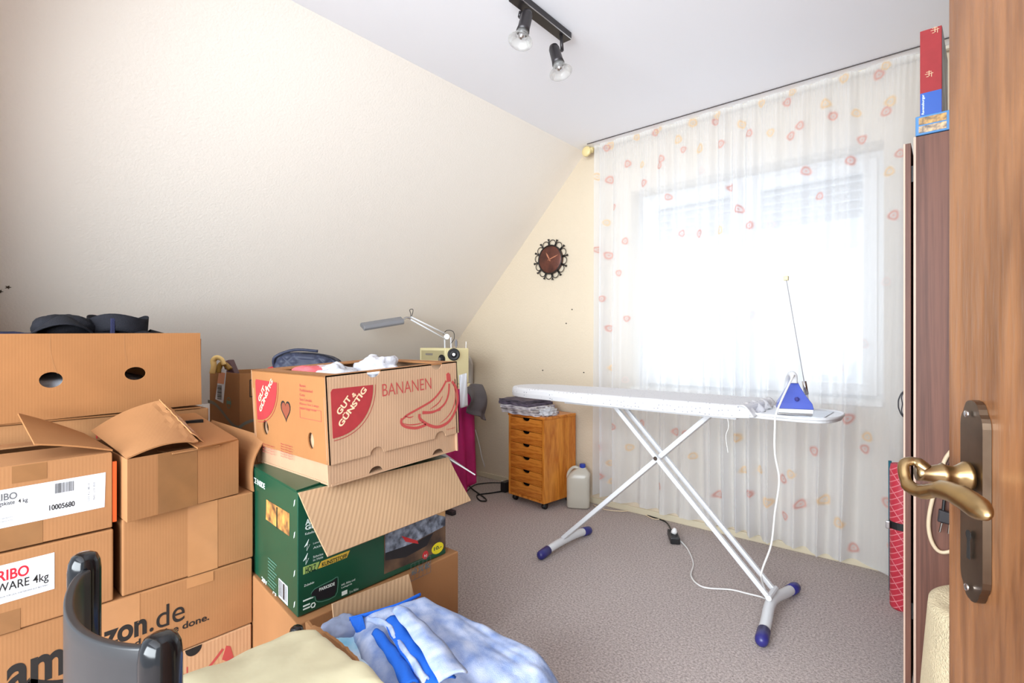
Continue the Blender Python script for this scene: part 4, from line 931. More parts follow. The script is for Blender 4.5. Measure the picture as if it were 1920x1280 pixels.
# iron
M_iblue = mat('iron_blue', (70, 88, 176), rough=0.3, spec=0.6)
ir = thing('steam_iron', 'blue and white steam iron standing on the ironing board rest', 'iron', (-0.44, 2.28, tz))
ic = Vector((-0.475, 2.245, tz+0.001)); ia = Vector((-0.35, 0.94, 0)).normalized(); iw = Vector((0.94, 0.35, 0)).normalized()
def sole(k, l0, l1, w):
    pts = []
    for i in range(21):
        u = i/20; l = l0+(l1-l0)*u; ww_ = w*(1-u**2.4)**0.7
        pts.append((l, ww_))
    return pts
def irn(layers, name, m):
    mb = MB(); vs = []; nn_ = None
    for z_, l0, l1, w in layers:
        sp_ = sole(0, l0, l1, w); loop = [(l, q) for l, q in sp_]+[(l, -q) for l, q in reversed(sp_[:-1])]
        nn_ = len(loop)
        for l, q in loop: vs.append(ic+ia*l+iw*q+Vector((0, 0, z_)))
    fs = [(k*nn_+i, k*nn_+(i+1) % nn_, (k+1)*nn_+(i+1) % nn_, (k+1)*nn_+i) for k in range(len(layers)-1) for i in range(nn_)]
    fs += [tuple(range(nn_-1, -1, -1)), tuple((len(layers)-1)*nn_+i for i in range(nn_))]
    return mb.add(vs, fs).build(name, m, ir, bevel=0.002)
irn([(0.0, -0.07, 0.15, 0.058), (0.008, -0.07, 0.15, 0.058)], 'soleplate', M_chrome)
irn([(0.0085, -0.072, 0.148, 0.060), (0.024, -0.074, 0.140, 0.060)], 'white_skirt', M_metalw)
irn([(0.0245, -0.072, 0.13, 0.062), (0.045, -0.066, 0.118, 0.058), (0.075, -0.055, 0.095, 0.038), (0.105, -0.042, 0.06, 0.022), (0.128, -0.032, 0.03, 0.013)], 'body', M_iblue)
MB().tube(sm([ic+ia*-0.04+Vector((0, 0, 0.12)), ic+ia*-0.03+Vector((0, 0, 0.148)), ic+ia*0.03+Vector((0, 0, 0.15)), ic+ia*0.09+Vector((0, 0, 0.12)), ic+ia*0.105+Vector((0, 0, 0.06))]), 0.013, n=12).build('handle', M_metalw, ir, smooth=True)
MB().lathe([(0.008, 0), (0.008, 0.004), (0.005, 0.006)], ic+ia*-0.064+Vector((0.006, -0.002, 0.062)), -ia, n=14).build('knob', M_navy, ir)
cab = sm([ic+ia*-0.045+Vector((0, 0, 0.150)), ic+ia*-0.075+iw*-0.015+Vector((0, 0, 0.135)), atY(1457, 770, 2.085), atY(1453, 800, 2.08), atY(1453, 850, 2.08), atY(1461, 900, 2.09), atY(1453, 960, 2.10), atY(1446, 1020, 2.12), atY(1430, 1065, 2.13), atY(1428, 1085, 2.14), atZ(1440, 1122, 0.012), atZ(1425, 1118, 0.010), atZ(1400, 1112, 0.006), atZ(1370, 1105, 0.006), atZ(1318, 1100, 0.006), atZ(1296, 1080, 0.006), atZ(1300, 1056, 0.006), atZ(1290, 1030, 0.006), atZ(1276, 1014, 0.012), atZ(1266, 1008, 0.03)], 6)
o = MB().tube(cab, 0.0038, n=8).build('power_cable', M_cable_w, ir, smooth=True)
# power strip
psp = atZ(1263, 1012, 0); pd = (atZ(1270, 1026, 0)-atZ(1257, 993, 0)).normalized(); pn = Vector((-pd.y, pd.x, 0))
ps = thing('power_socket', 'black extension socket on the carpet before the curtain, with a white plug', 'socket', psp)
MB().prism([psp+pd*0.07+pn*0.026, psp+pd*0.07-pn*0.026, psp-pd*0.07-pn*0.026, psp-pd*0.07+pn*0.026], (0, 0, 0.038)).build('socket_body', mat('black_plastic', (26, 26, 28), rough=0.4), ps, bevel=0.006)
for k in (-0.033, 0.030): MB().lathe([(0.019, 0), (0.019, 0.002), (0.016, 0.002), (0.016, 0.0005)], psp+pd*k+Vector((0, 0, 0.038)), n=20).build('outlet', M_cable_k, ps)
MB().lathe([(0.016, 0), (0.016, 0.012), (0.010, 0.026), (0.005, 0.03)], psp+pd*0.005+Vector((0, 0, 0.040)), (0.2, 0.1, 1), n=18).build('plug', M_cable_w, ir, smooth=True)
cabk = sm([psp-pd*0.07+Vector((0, 0, 0.02)), atZ(1248, 978, 0.006), atZ(1215, 966, 0.006), atZ(1180, 950, 0.006), atZ(1150, 942, 0.006), atZ(1120, 934, 0.006)], 6)
MB().tube(cabk, 0.004).build('supply_cable', M_cable_k, ps, smooth=True)
def cable(name, label, pts, r_, m, k=6):
    o = MB().tube(sm(pts, k), r_, n=8).build(name, m, None, smooth=True); return tag(o, label, 'cable')
cable('white_cable', 'thin cream cable lying along the floor under the curtain hem', [atZ(x, y, 0.005) for x, y in ((1112, 946), (1135, 955), (1165, 958), (1195, 957), (1205, 962), (1225, 972), (1245, 973))], 0.003, M_cable_c)
cable('wall_cable', 'thin cable hanging behind the left part of the curtain', [atY(x, y, 3.045) for x, y in ((1166, 790), (1174, 815), (1172, 850), (1177, 880), (1176, 920))], 0.003, M_cable_c)

# ------------------------------------------------------------------ drawer unit, cloth stack, canister
du = thing('drawer_unit', 'pine six-drawer rolling unit against the back wall', 'drawer cabinet', (-2.17, 2.88, 0))
c0 = Vector((-2.04, 2.70, 0)); cl_ = Vector((-2.381, 2.737, 0)); ux = (c0-cl_).normalized(); uy = Vector((-ux.y, ux.x, 0)); wd = (c0-cl_).length; dp = 0.325
zb, zt_ = 0.045, 0.617
def D(a, b, z): return cl_+ux*a+uy*b+Vector((0, 0, z))
def dbox(a0, b0, z0, a1, b1, z1): return MB().prism([D(a0, b0, z0), D(a1, b0, z0), D(a1, b1, z0), D(a0, b1, z0)], (0, 0, z1-z0))
join(dbox(0, 0.0, zb, 0.018, dp, zt_-0.018), dbox(wd-0.018, 0, zb, wd, dp, zt_-0.018), dbox(0.018, dp-0.01, zb, wd-0.018, dp, zt_-0.018), dbox(0.018, 0.0, zb, wd-0.018, dp-0.01, zb+0.018)).build('cabinet_body', M_pine, du, bevel=0.002)
dbox(-0.003, -0.004, zt_-0.018, wd+0.003, dp, zt_).build('top', M_pineh, du, bevel=0.003)
ff = Face(D(0.018, 0.002, 0), ux, (0, 0, 1))
hs = [0.080]*3+[0.088]*3; z = zt_-0.020
M_slot = M_hole
dh = (zt_-0.020-(zb+0.020))/6
for i in range(6):
    z1_ = z-0.002; z0_ = z-dh+0.001; w_ = wd-0.036; cxs = w_/2
    lp = [(0.002, z0_), (w_-0.002, z0_), (w_-0.002, z1_)]+[(cxs+0.038*math.cos(t), z1_-0.020*math.sin(t)**0.8) for t in np.linspace(0.02, PI-0.02, 14)]+[(0.002, z1_)]
    d_ = ff.poly([lp], thick=0.014, off=-0.004).build('drawer', M_pineh, du, bevel=0.0012)
    MB().prism([D(0.022, 0.02, z0_+0.01), D(wd-0.022, 0.02, z0_+0.01), D(wd-0.022, 0.29, z0_+0.01), D(0.022, 0.29, z0_+0.01)], (0, 0, 0.045)).build('drawer_tray', M_hole, d_)
    z -= dh
for a in (0.03, wd-0.03):
    for b in (0.04, dp-0.04):
        MB().tube([D(a-0.012, b, 0.020), D(a+0.012, b, 0.020)], 0.020, n=16).build('caster', M_cable_k, du, smooth=True)
        MB().prism([D(a-0.01, b-0.012, 0.025), D(a+0.01, b-0.012, 0.025), D(a+0.01, b+0.012, 0.025), D(a-0.01, b+0.012, 0.025)], (0, 0, 0.022)).build('caster_mount', M_cable_k, du)
# folded linen on top
M_lin = []
for c1, c2 in (((98, 88, 98), (70, 62, 76)), ((196, 186, 190), (88, 76, 92)), ((206, 198, 196), (122, 112, 118)), ((232, 228, 230), (150, 140, 152)), ((110, 100, 116), (72, 62, 80))):
    M_lin.append(mat('linen', c1, rough=0.9, rgb2=c2, scale=16, detail=2, bump=0.2, bscale=60))
zz = zt_
spec_ = [('pale patterned', 0.014, 0, 3), ('grey-white patterned', 0.022, -0.01, 2), ('black and white printed', 0.022, -0.02, 3), ('purple-grey', 0.020, -0.035, 4), ('dark mauve', 0.020, -0.03, 0)]
for i, (nm, hh, sh_, mi) in enumerate(spec_):
    w0, w1 = -0.05+sh_, wd*0.80-0.02*i
    mb = MB()
    for layer in range(2):
        h_ = hh/2; zl = zz+layer*h_
        def fn(s, t, zl=zl, h_=h_, i=i, layer=layer):
            a = w0+(w1-w0)*s; b = -0.02+0.25*t
            e = max(0, 1-min(s, 1-s)*18, 1-min(t, 1-t)*18)
            return D(a+0.022*noise.noise(Vector((t*4, i*3, layer*2))), b+0.014*noise.noise(Vector((s*4, i, layer+3))), zl+h_/2+0.006*noise.noise(Vector((s*4, t*4, i+layer*2))))
        mb.grid(fn, 24, 16)
    o = mb.build('folded_linen', M_lin[mi], None, solid=hh/2*0.94, smooth=False, bevel=0.002)
    tag(o, ['pale lowest folded cloth on the pine drawer unit', 'grey-white folded cloth, second from the bottom on the drawer unit', 'white and black printed folded cloth, middle of the pile on the drawer unit', 'purple-grey folded cloth, second from the top on the drawer unit', 'dark mauve folded cloth, topmost on the drawer unit'][i], 'linen', 'folded linen on the drawer unit')
    zz += hh
blob('crumpled_paper', 'small crumpled white wad on the right end of the drawer unit', 'paper', D(wd-0.05, 0.10, zt_+0.025), (0.035, 0.06, 0.027), M_wht, amp=0.5, fr=8, seed=31)
# canister
can = thing('water_canister', 'translucent white plastic canister with blue cap beside the drawer unit', 'canister', (-1.93, 2.955, 0))
M_can = mat('milky_plastic', (216, 210, 196), rough=0.3, spec=0.5); bs = M_can.node_tree.nodes['Principled BSDF']; bs.inputs['Transmission Weight'].default_value = 0.25
k_ = Vector((-1.918, 2.925, 0)); kw_, kd_ = 0.078, 0.055
mb = MB(); lv = [(0.004, 0.92), (0.012, 1.0), (0.08, 1.0), (0.10, 0.985), (0.12, 1.0), (0.20, 1.0), (0.225, 0.93), (0.245, 0.72), (0.262, 0.42), (0.27, 0.30)]
vs = []; nn_ = 32
cu_, cv_ = Vector((0.86, 0.5, 0)), Vector((-0.5, 0.86, 0))
for z_, s_ in lv:
    sh2 = 0.026*max(0, (z_-0.2)/0.07)
    for i in range(nn_):
        a = 2*PI*i/nn_; e = 0.45
        vs.append(k_+cu_*(math.copysign(abs(math.cos(a))**e, math.cos(a))*kw_*s_+sh2)+cv_*math.copysign(abs(math.sin(a))**e, math.sin(a))*kd_*s_+Vector((0, 0, z_)))
fs = [(k*nn_+i, k*nn_+(i+1) % nn_, (k+1)*nn_+(i+1) % nn_, (k+1)*nn_+i) for k in range(len(lv)-1) for i in range(nn_)]+[tuple(range(nn_-1, -1, -1)), tuple((len(lv)-1)*nn_+i for i in range(nn_))]
mb.add(vs, fs).build('canister_body', M_can, can, smooth=True)
MB().lathe([(0.019, 0), (0.020, 0.002), (0.020, 0.022), (0.017, 0.026)], k_+cu_*0.028+Vector((0, 0, 0.268)), n=24).build('screw_cap', mat('cap_blue', (40, 62, 160), rough=0.35), can)
MB().tube(sm([k_+cu_*0.01+Vector((0, 0, 0.262)), k_+cu_*-0.03+Vector((0, 0, 0.268)), k_+cu_*-0.064+Vector((0, 0, 0.236)), k_+cu_*-0.072+Vector((0, 0, 0.195))]), 0.010, n=12).build('handle', M_can, can, smooth=True)

# ------------------------------------------------------------------ wall clock
ck = thing('wall_clock', 'round copper-brown wall clock in black wrought-iron rim on the back wall', 'clock', (-2.245, 3.06, 1.724))
cf = Face((-2.245, YW, 1.724), (1, 0, 0), (0, 0, 1))
ckr = 0.104
MB().lathe([(ckr, 0), (ckr, 0.022), (ckr*0.9, 0.027), (0.001, 0.028)], (-2.245, YW-0.002, 1.724), (0, -1, 0), n=48).build('dial', mat('copper_dial', (112, 64, 50), rough=0.4, metal=0.4, rgb2=(70, 42, 36), scale=14), ck, smooth=True)
M_iron = mat('wrought_iron', (26, 22, 20), rough=0.5)
rim = MB().tube([(-2.245+ckr*math.cos(a), YW-0.026, 1.724+ckr*math.sin(a)) for a in np.linspace(0, 2*PI, 48, endpoint=False)], 0.005, closed=True)
rim.build('rim', M_iron, ck, smooth=True)
orn = MB()
for i in range(12):
    a = 2*PI*i/12+0.12; 
    p = lambda r_, a_: Vector((-2.245+r_*math.cos(a_), YW-0.018, 1.724+r_*math.sin(a_)))
    orn.tube([p(ckr, a), p(0.138, a), p(0.146, a), p(0.152, a)], [0.004, 0.004, 0.007, 0.009], n=8)
    am = a+PI/12; cen = p(0.121, am)
    orn.tube([cen+Vector((math.cos(am), 0, math.sin(am)))*0.0235*math.cos(t)+Vector((-math.sin(am), 0, math.cos(am)))*0.0265*math.sin(t) for t in np.linspace(-2.2, 2.2, 18)], 0.0028, n=6)
orn.build('scroll_ornament', M_iron, ck, smooth=True)
M_cop = mat('copper_hand', (206, 140, 110), rough=0.35, metal=0.6)
def hand(ang, L_, w):
    a = math.radians(90-ang); d = Vector((math.cos(a), 0, math.sin(a))); e = Vector((-math.sin(a), 0, math.cos(a))); c = Vector((-2.245, YW-0.033, 1.724))
    return MB().prism([c-d*0.015+e*w/2, c-d*0.015-e*w/2, c+d*L_*0.6-e*w, c+d*L_, c+d*L_*0.6+e*w], (0, 0.002, 0))
hand(330, 0.062, 0.006).build('hour_hand', M_cop, ck); hand(72, 0.088, 0.004).build('minute_hand', M_cop, ck)
for i, (x, y) in enumerate(((1073, 580), (1062, 606), (1018, 694), (1095, 698))):
    p = atY(x, y, YW); o = MB().lathe([(0.004, 0), (0.004, 0.006), (0.002, 0.007)], p, (0, -1, 0), n=10).build('wall_nail', M_iron, None)
    tag(o, ['tiny dark nail, higher of the two on the back wall near the curtain', 'tiny dark nail, lower of the upper two on the back wall below the clock', 'small mark nail low on the back wall above the linen pile', 'small nail low on the back wall next to the curtain edge above the ironing board'][i], 'nail', 'nails in the back wall')
# two star stickers on the slope
sn_ = Vector((1.016, 0, -1)).normalized()
for i, (x, y) in enumerate(((15, 538), (0, 546))):
    rr_ = ray(x, y); 
    # slope: X = -1.955-(H-z)/1.016
    t_ = (-1.955-(H-CAMZ)/1.016)/(rr_.x-rr_.z/1.016); p = CAM+rr_*t_
    u_ = Vector((0, 1, 0)); v_ = sn_.cross(u_)
    o = MB().prism([p+sn_*0.001+u_*(0.011 if k % 2 == 0 else 0.0045)*math.cos(2*PI*k/10)+v_*(0.011 if k % 2 == 0 else 0.0045)*math.sin(2*PI*k/10) for k in range(10)], sn_*0.0012).build('star_sticker', mat('star_brown', (72, 58, 44), rough=0.5), None)
    tag(o, ['tiny brown star sticker on the sloping wall, the higher right one', 'tiny brown star sticker on the sloping wall, cut by the left edge'][i], 'sticker', 'star stickers on the sloping wall')

# ------------------------------------------------------------------ ceiling spot bar
sp = thing('spotlight_bar', 'dark metal ceiling bar with two glass reflector spotlights', 'ceiling lamp', (-1.265, 1.66, H))
M_bar = mat('dark_gunmetal', (58, 54, 56), rough=0.35, metal=0.5)
e0 = Vector((-1.262, 1.475, 0)); e1 = Vector((-1.262, 1.84, 0))
MB().prism([(-1.285, 1.475, H-0.032), (-1.240, 1.475, H-0.032), (-1.240, 1.475, H), (-1.285, 1.475, H)], (0, 0.365, 0)).build('bar', M_bar, sp, bevel=0.004)
MB().tube([(-1.2395, 1.478, H-0.031), (-1.2395, 1.837, H-0.031)], 0.0018).build('edge_highlight', M_chrome, sp)  # bright rod added as the highlight along the bar's lower edge
M_gl = mat('spot_glass', (240, 240, 236), rough=0.08); g_ = M_gl.node_tree.nodes['Principled BSDF']; g_.inputs['Transmission Weight'].default_value = 0.75; g_.inputs['Alpha'].default_value = 0.55
for (jx, jy, top, bot, dd) in (((976, 12), (974, 32), (989, 24), (980, 60), 2.02), ((1052, 74), (1054, 95), (1038, 88), (1047, 120), 2.17)):
    P1_ = atD(*jx, dd); P2_ = atD(*jy, dd); T_ = atD(*top, dd-0.03); B_ = atD(*bot, dd-0.05)
    P1_.z = H-0.03
    s_ = MB().tube([P1_, P2_], 0.007).build('spot_arm', M_bar, sp, smooth=True)
    ax = (B_-T_); L_ = ax.length; ax.normalize()
    MB().tube([P2_, T_.lerp(B_, 0.3)], 0.006).build('joint', M_bar, s_, smooth=True)
    h_ = MB().lathe([(0.006, -0.006), (0.018, -0.002), (0.0225, 0.012), (0.0235, L_*0.8), (0.026, L_)], T_, ax, n=28).build('lamp_head', M_bar, sp, smooth=True)
    MB().lathe([(0.024, L_), (0.026, L_+0.012), (0.034, L_+0.032), (0.047, L_+0.042), (0.048, L_+0.044), (0.034, L_+0.038), (0.022, L_+0.006)], T_, ax, n=32).build('glass_reflector', M_gl, h_, smooth=True)
    MB().lathe([(0.010, L_), (0.014, L_+0.010), (0.012, L_+0.026), (0.004, L_+0.032)], T_, ax, n=16).build('bulb', M_chrome, h_, smooth=True)

# ------------------------------------------------------------------ wardrobe and things around it
wx0, wx1, wy0, wy1, wz = -0.088, 0.46, 2.03, 2.84, 1.757
wr = thing('wardrobe', 'tall walnut-brown wardrobe behind the room door, its door slightly ajar', 'wardrobe', (0.2, 2.45, 0))
wb = MB().box((wx0, wy0, 0), (wx1, wy0+0.018, wz)); wb.box((wx0, wy1-0.018, 0), (wx1, wy1, wz)); wb.box((wx1-0.01, wy0+0.018, 0), (wx1, wy1-0.018, wz)); wb.box((wx0, wy0+0.018, 0.04), (wx1-0.01, wy1-0.018, 0.058)); wb.box((wx0, wy0+0.018, wz-0.018), (wx1-0.01, wy1-0.018, wz))
wb.build('wardrobe_body', M_wardrobe, wr, bevel=0.001)
MB().box((wx0-0.002, wy0-0.0006, 0), (wx0+0.004, wy0+0.001, wz)).build('edge_band', mat('cream_edge', (212, 180, 160), rough=0.5), wr)
for k, (ya, yb) in enumerate(((wy0-0.008, (wy0+wy1)/2-0.002), ((wy0+wy1)/2+0.002, wy1))):
    d_ = MB().box((wx0-0.026, ya, 0.03), (wx0-0.008, yb, wz-0.018)).build('door', M_wardrobe, wr, bevel=0.001)
    yh = (yb-0.05 if k == 0 else ya+0.05)
    xh = wx0-0.026
    if k == 0: MB().box((xh-0.0005, ya-0.0006, 0.03), (xh+0.004, ya+0.001, wz-0.018)).build('edge_band', MATS['cream_edge'], d_)
    hcz = 0.888
    hd = MB().tube(sm([(xh, yh, hcz+0.050), (xh-0.022, yh, hcz+0.046), (xh-0.034, yh, hcz+0.02), (xh-0.036, yh, hcz), (xh-0.034, yh, hcz-0.02), (xh-0.022, yh, hcz-0.046), (xh, yh, hcz-0.050)]), 0.0022)
    hd.tube(sm([(xh, yh, hcz+0.064), (xh-0.010, yh, hcz+0.058), (xh-0.026, yh, hcz+0.03), (xh-0.024, yh, hcz), (xh-0.026, yh, hcz-0.03), (xh-0.010, yh, hcz-0.058), (xh, yh, hcz-0.064)]), 0.0018)
    if k == 0: hd.build('bow_handle', mat('handle_steel', (60, 60, 64), rough=0.35, metal=0.6), d_, smooth=True)
    for zz_ in (0.25, 1.62): MB().box((wx0-0.009, ya+0.012 if k == 0 else yb-0.02, zz_), (wx0+0.004, ya+0.020 if k == 0 else yb-0.012, zz_+0.05)).build('hinge', M_cable_k, d_)
# red folded bag / roll
rb = thing('red_roll', 'red checked roll with teal edge standing between curtain and wardrobe', 'roll', (-0.165, 2.70, 0))
M_rr = mat('red_vinyl', (196, 52, 70), rough=0.5); nt = M_rr.node_tree
bt = N(M_rr, 'ShaderNodeTexBrick'); bt.inputs['Scale'].default_value = 12; bt.offset = 0; bt.inputs['Mortar Size'].default_value = 0.02; bt.inputs['Color1'].default_value = lin((196, 50, 68)); bt.inputs['Color2'].default_value = lin((188, 46, 62)); bt.inputs['Mortar'].default_value = lin((222, 130, 136))
mp_ = [q for q in nt.nodes if q.type == 'MAPPING'][0]; mp_.inputs['Rotation'].default_value = (PI/2, 0.0, 0.6); nt.links.new(mp_.outputs[0], bt.inputs['Vector']); nt.links.new(bt.outputs['Color'], nt.nodes['Principled BSDF'].inputs['Base Color'])
MB().lathe([(0.038, 0), (0.042, 0.01), (0.042, 0.58), (0.038, 0.604)], (-0.158, 2.70, 0), n=28).build('roll', M_rr, rb, smooth=True)
MB().tube([(-0.197, 2.705, 0.06), (-0.199, 2.705, 0.612)], 0.006).build('teal_edge', mat('teal_edging', (30, 96, 112), rough=0.5), rb, smooth=True)
MB().lathe([(0.0435, 0), (0.0435, 0.03)], (-0.158, 2.70, 0.335), n=28).build('strap', M_cable_k, rb)
MB().box((-0.212, 2.672, 0.33), (-0.196, 2.69, 0.362)).build('buckle', M_chrome, rb, bevel=0.003)
# puzzle boxes
bx = thing('puzzle_box', 'flat blue puzzle box with town picture lying on top of the wardrobe', 'box', (0.1, 2.2, wz))
MB().box((-0.085, 2.025, wz+0.001), (0.29, 2.30, wz+0.060)).build('box_body', mat('sky_blue_card', (70, 132, 190), rough=0.4), bx, bevel=0.002)
pf = Face((-0.085, 2.025, wz+0.001), (1, 0, 0), (0, 0, 1))
M_town = mat('town_picture', (232, 196, 150), rough=0.4, rgb2=(52, 60, 78), scale=70, detail=6)
pf.rect(0.008, 0.006, 0.074, 0.027, off=0.0005).build('picture_strip', M_town, bx); pf.rect(0.008, 0.031, 0.074, 0.053, off=0.0005).build('picture_strip', mat('town_picture_warm', (222, 170, 96), rough=0.4, rgb2=(80, 70, 60), scale=70, detail=6), bx)
pf.text('1000', 0.080, 0.008, 0.016, 0.036, off=0.0008).build('printed_number', M_wp, bx)
bx = thing('puzzle_box', 'tall red and blue puzzle box standing upright on the blue one', 'box', (0.05, 2.1, wz+0.062))
bxx = atY(1725, 100, 2.035).x; bx2 = atY(1766, 100, 2.035).x
zb_ = wz+0.062; zt2 = 1.12+(640-62)/960*1.60
pr = thing  # keep name short
body = [(bxx, 2.035), (bx2, 2.035), (bx2+0.012, 2.30), (bxx+0.012, 2.30)]
MB().prism([(a, b, zb_) for a, b in body], (0.0, 0, zt2-zb_)).build('box_body', M_logo, bx, bevel=0.0015)
pf = Face((bxx, 2.035, zb_), (1, 0, 0), (0, 0, 1)); w_ = bx2-bxx; hh_ = zt2-zb_
pf.rect(0.0005, 0.0, w_-0.0005, 0.070, off=0.0004).build('blue_field', mat('spine_blue', (24, 82, 176), rough=0.4), bx)
pf.text('Ravensburger', 0.012, 0.004, 0.062, 0.008, rot=PI/2, bold=0.02, off=0.001).build('printed_name', M_wp, bx)
for (a, b) in ((0.036, 0.255), (0.022, 0.125)):
    join(pf.rect(a-0.010, b, a+0.010, b+0.0015, off=0.0008), pf.rect(a-0.001, b-0.008, a+0.001, b+0.010, off=0.0008), pf.rect(a-0.007, b+0.006, a+0.006, b+0.0075, off=0.0008), pf.rect(a-0.007, b-0.008, a+0.001, b-0.0065, off=0.0008), pf.rect(a+0.005, b-0.010, a+0.0065, b+0.004, off=0.0008)).build('printed_sign', M_cream_p, bx)
sf = Face((bx2, 2.035, zb_), (0.045, 1, 0), (0, 0, 1))
sf.rect(0.004, 0.004, 0.26, hh_-0.004, off=0.0006).build('side_picture', mat('side_picture', (176, 186, 200), rough=0.4, rgb2=(96, 92, 100), scale=9), bx)

# hidden support with cream towel, cable loops
M_twl = mat('cream_terry', (240, 222, 184), rough=0.95, bump=0.8, bscale=220, vary=0.1, scale=12)
lbk = thing('laundry_basket', 'white laundry basket standing behind the room door under the cream towel', 'basket', (0.12, 1.62, 0))
MB().lathe([(0.13, 0), (0.135, 0.01), (0.155, 0.47), (0.165, 0.485), (0.158, 0.485), (0.148, 0.47), (0.128, 0.015)], (0.132, 1.62, 0), n=36).build('basket_body', M_metalw, lbk, smooth=True)
def twl(s, t):
    a = -0.2+(PI+0.9)*s+PI*0.55
    top = 0.497
    if t < 0.35:
        r_ = 0.172*t/0.35; z_ = top+0.006*noise.noise(Vector((math.cos(a)*2, math.sin(a)*2, t*4)))
    else:
        q = (t-0.35)/0.65; r_ = 0.172+0.018*math.sin(q*PI/2)+0.010*q*math.sin(a*7); z_ = top-0.004-0.43*q+0.0*math.sin(a*3)
    return Vector((0.132+r_*math.cos(a), 1.62+r_*math.sin(a), z_))
o = MB().grid(twl, 90, 40).build('cream_towel', M_twl, None, solid=0.008, smooth=True); tag(o, 'cream towel hanging behind the lower part of the room door', 'towel')
o = cable('cream_cable', 'cream cable loop hanging on the wardrobe side behind the door handle', [atY(x, y, 2.018) for x, y in ((1800, 830), (1781, 848), (1770, 866), (1757, 905), (1745, 950), (1741, 985), (1747, 1015), (1762, 1034), (1785, 1032), (1805, 1015), (1812, 980))], 0.0055, M_cable_c)
pc = thing('hanging_plug', 'black cable with two-pin plug hanging on the wardrobe side above the towel', 'plug', atY(1770, 985, 2.0))
MB().tube(sm([atY(1790, 850, 2.018), atY(1775, 890, 2.016), atY(1771, 930, 2.01), atY(1768, 962, 2.0)]), 0.004).build('cable', M_cable_k, pc, smooth=True)
MB().prism([atY(1760, 955, 1.99), atY(1784, 963, 1.99), atY(1784, 985, 1.99), atY(1757, 978, 1.99)], (0, 0.022, 0)).build('plug_body', mat('dark_rubber', (44, 40, 44), rough=0.5), pc, bevel=0.004)
for a, b in (((1766, 980), (1762, 997)), ((1780, 983), (1778, 1000))): MB().tube([atY(*a, 2.0), atY(*b, 2.0)], 0.003).build('pin', M_chrome, pc)

# ------------------------------------------------------------------ sewing corner
tb = thing('sewing_table', 'sewing table in the far corner with dark metal feet, behind the cartons', 'table', (-2.9, 2.2, 0))
MB().box((-3.2, 1.78, 0.745), (-2.60, 2.68, 0.77)).build('tabletop', mat('grey_laminate', (196, 192, 184), rough=0.4), tb, bevel=0.003)
M_dm = mat('dark_metal', (70, 68, 72), rough=0.4, metal=0.6)
for yy in (1.86, 2.26):
    MB().box((-3.15, yy-0.02, 0.0), (-2.43 if yy > 2 else -2.6, yy+0.02, 0.03)).build('foot', M_dm, tb, bevel=0.006)
    MB().box((-2.95, yy-0.018, 0.03), (-2.89, yy+0.018, 0.745)).build('leg', M_dm, tb, bevel=0.004)
MB().box((-3.0, 2.60, 0.0), (-2.95, 2.64, 0.745)).build('leg', M_dm, tb, bevel=0.004)
# sewing machine
M_sew = mat('machine_cream', (226, 214, 166), rough=0.35)
sm_ = thing('sewing_machine', 'old cream sewing machine with black handwheel on the corner table', 'sewing machine', (-2.81, 2.5, 0.77))
zt_m = 1.073
MB().box((-3.02, 2.43, 0.772), (-2.62, 2.60, 0.82)).build('bed', M_sew, sm_, bevel=0.008)
MB().box((-2.72, 2.45, 0.82), (-2.62, 2.58, zt_m)).build('pillar', M_sew, sm_, bevel=0.008)
MB().box((-3.01, 2.45, 0.965), (-2.72, 2.58, zt_m)).build('arm', M_sew, sm_, bevel=0.006)
MB().box((-3.01, 2.46, 0.87), (-2.93, 2.57, 0.965)).build('head', M_sew, sm_, bevel=0.006)
MB().box((-2.99, 2.4475, 0.985), (-2.74, 2.4495, 1.055)).build('front_panel', mat('olive_panel', (176, 164, 124), rough=0.4), sm_)
MB().tube([(-2.95, 2.50, 0.87), (-2.95, 2.50, 0.825)], 0.004).build('needle_bar', M_chrome, sm_)
MB().lathe([(0.030, 0), (0.032, 0.004), (0.032, 0.010), (0.022, 0.012), (0.022, 0.018), (0.018, 0.020)], (-2.755, 2.447, 0.995), (0, -1, 0), n=28).build('stitch_dial', M_cable_k, sm_)
MB().lathe([(0.012, 0), (0.012, 0.004)], (-2.755, 2.426, 0.995), (0, -1, 0), n=18).build('dial_centre', M_chrome, sm_)
wn = Vector((0.75, -0.66, 0)).normalized(); wc = Vector((-2.635, 2.445, 1.030))
hwv = MB().lathe([(0.026, -0.03), (0.038, -0.004), (0.043, 0.004), (0.043, 0.016), (0.036, 0.021), (0.030, 0.017), (0.016, 0.017), (0.014, 0.024)], wc, wn, n=36).build('handwheel', M_cable_k, sm_, smooth=True)
MB().lathe([(0.013, 0), (0.011, 0.004)], wc+wn*0.024, wn, n=20).build('wheel_centre', M_chrome, hwv)
MB().lathe([(0.004, 0), (0.004, 0.012), (0.010, 0.013), (0.010, 0.05), (0.006, 0.052), (0.004, 0.062)], (-2.69, 2.52, zt_m), n=16).build('spool_pin', mat('spool_grey', (120, 120, 128), rough=0.5), sm_)
MB().tube([(-2.63, 2.56, zt_m-0.01), (-2.63, 2.56, zt_m+0.045)], 0.0015).build('thread_post', M_chrome, sm_)
o = MB().box((-2.94, 2.4458, 1.020), (-2.86, 2.4472, 1.034)).build('name_badge', M_chrome, sm_)
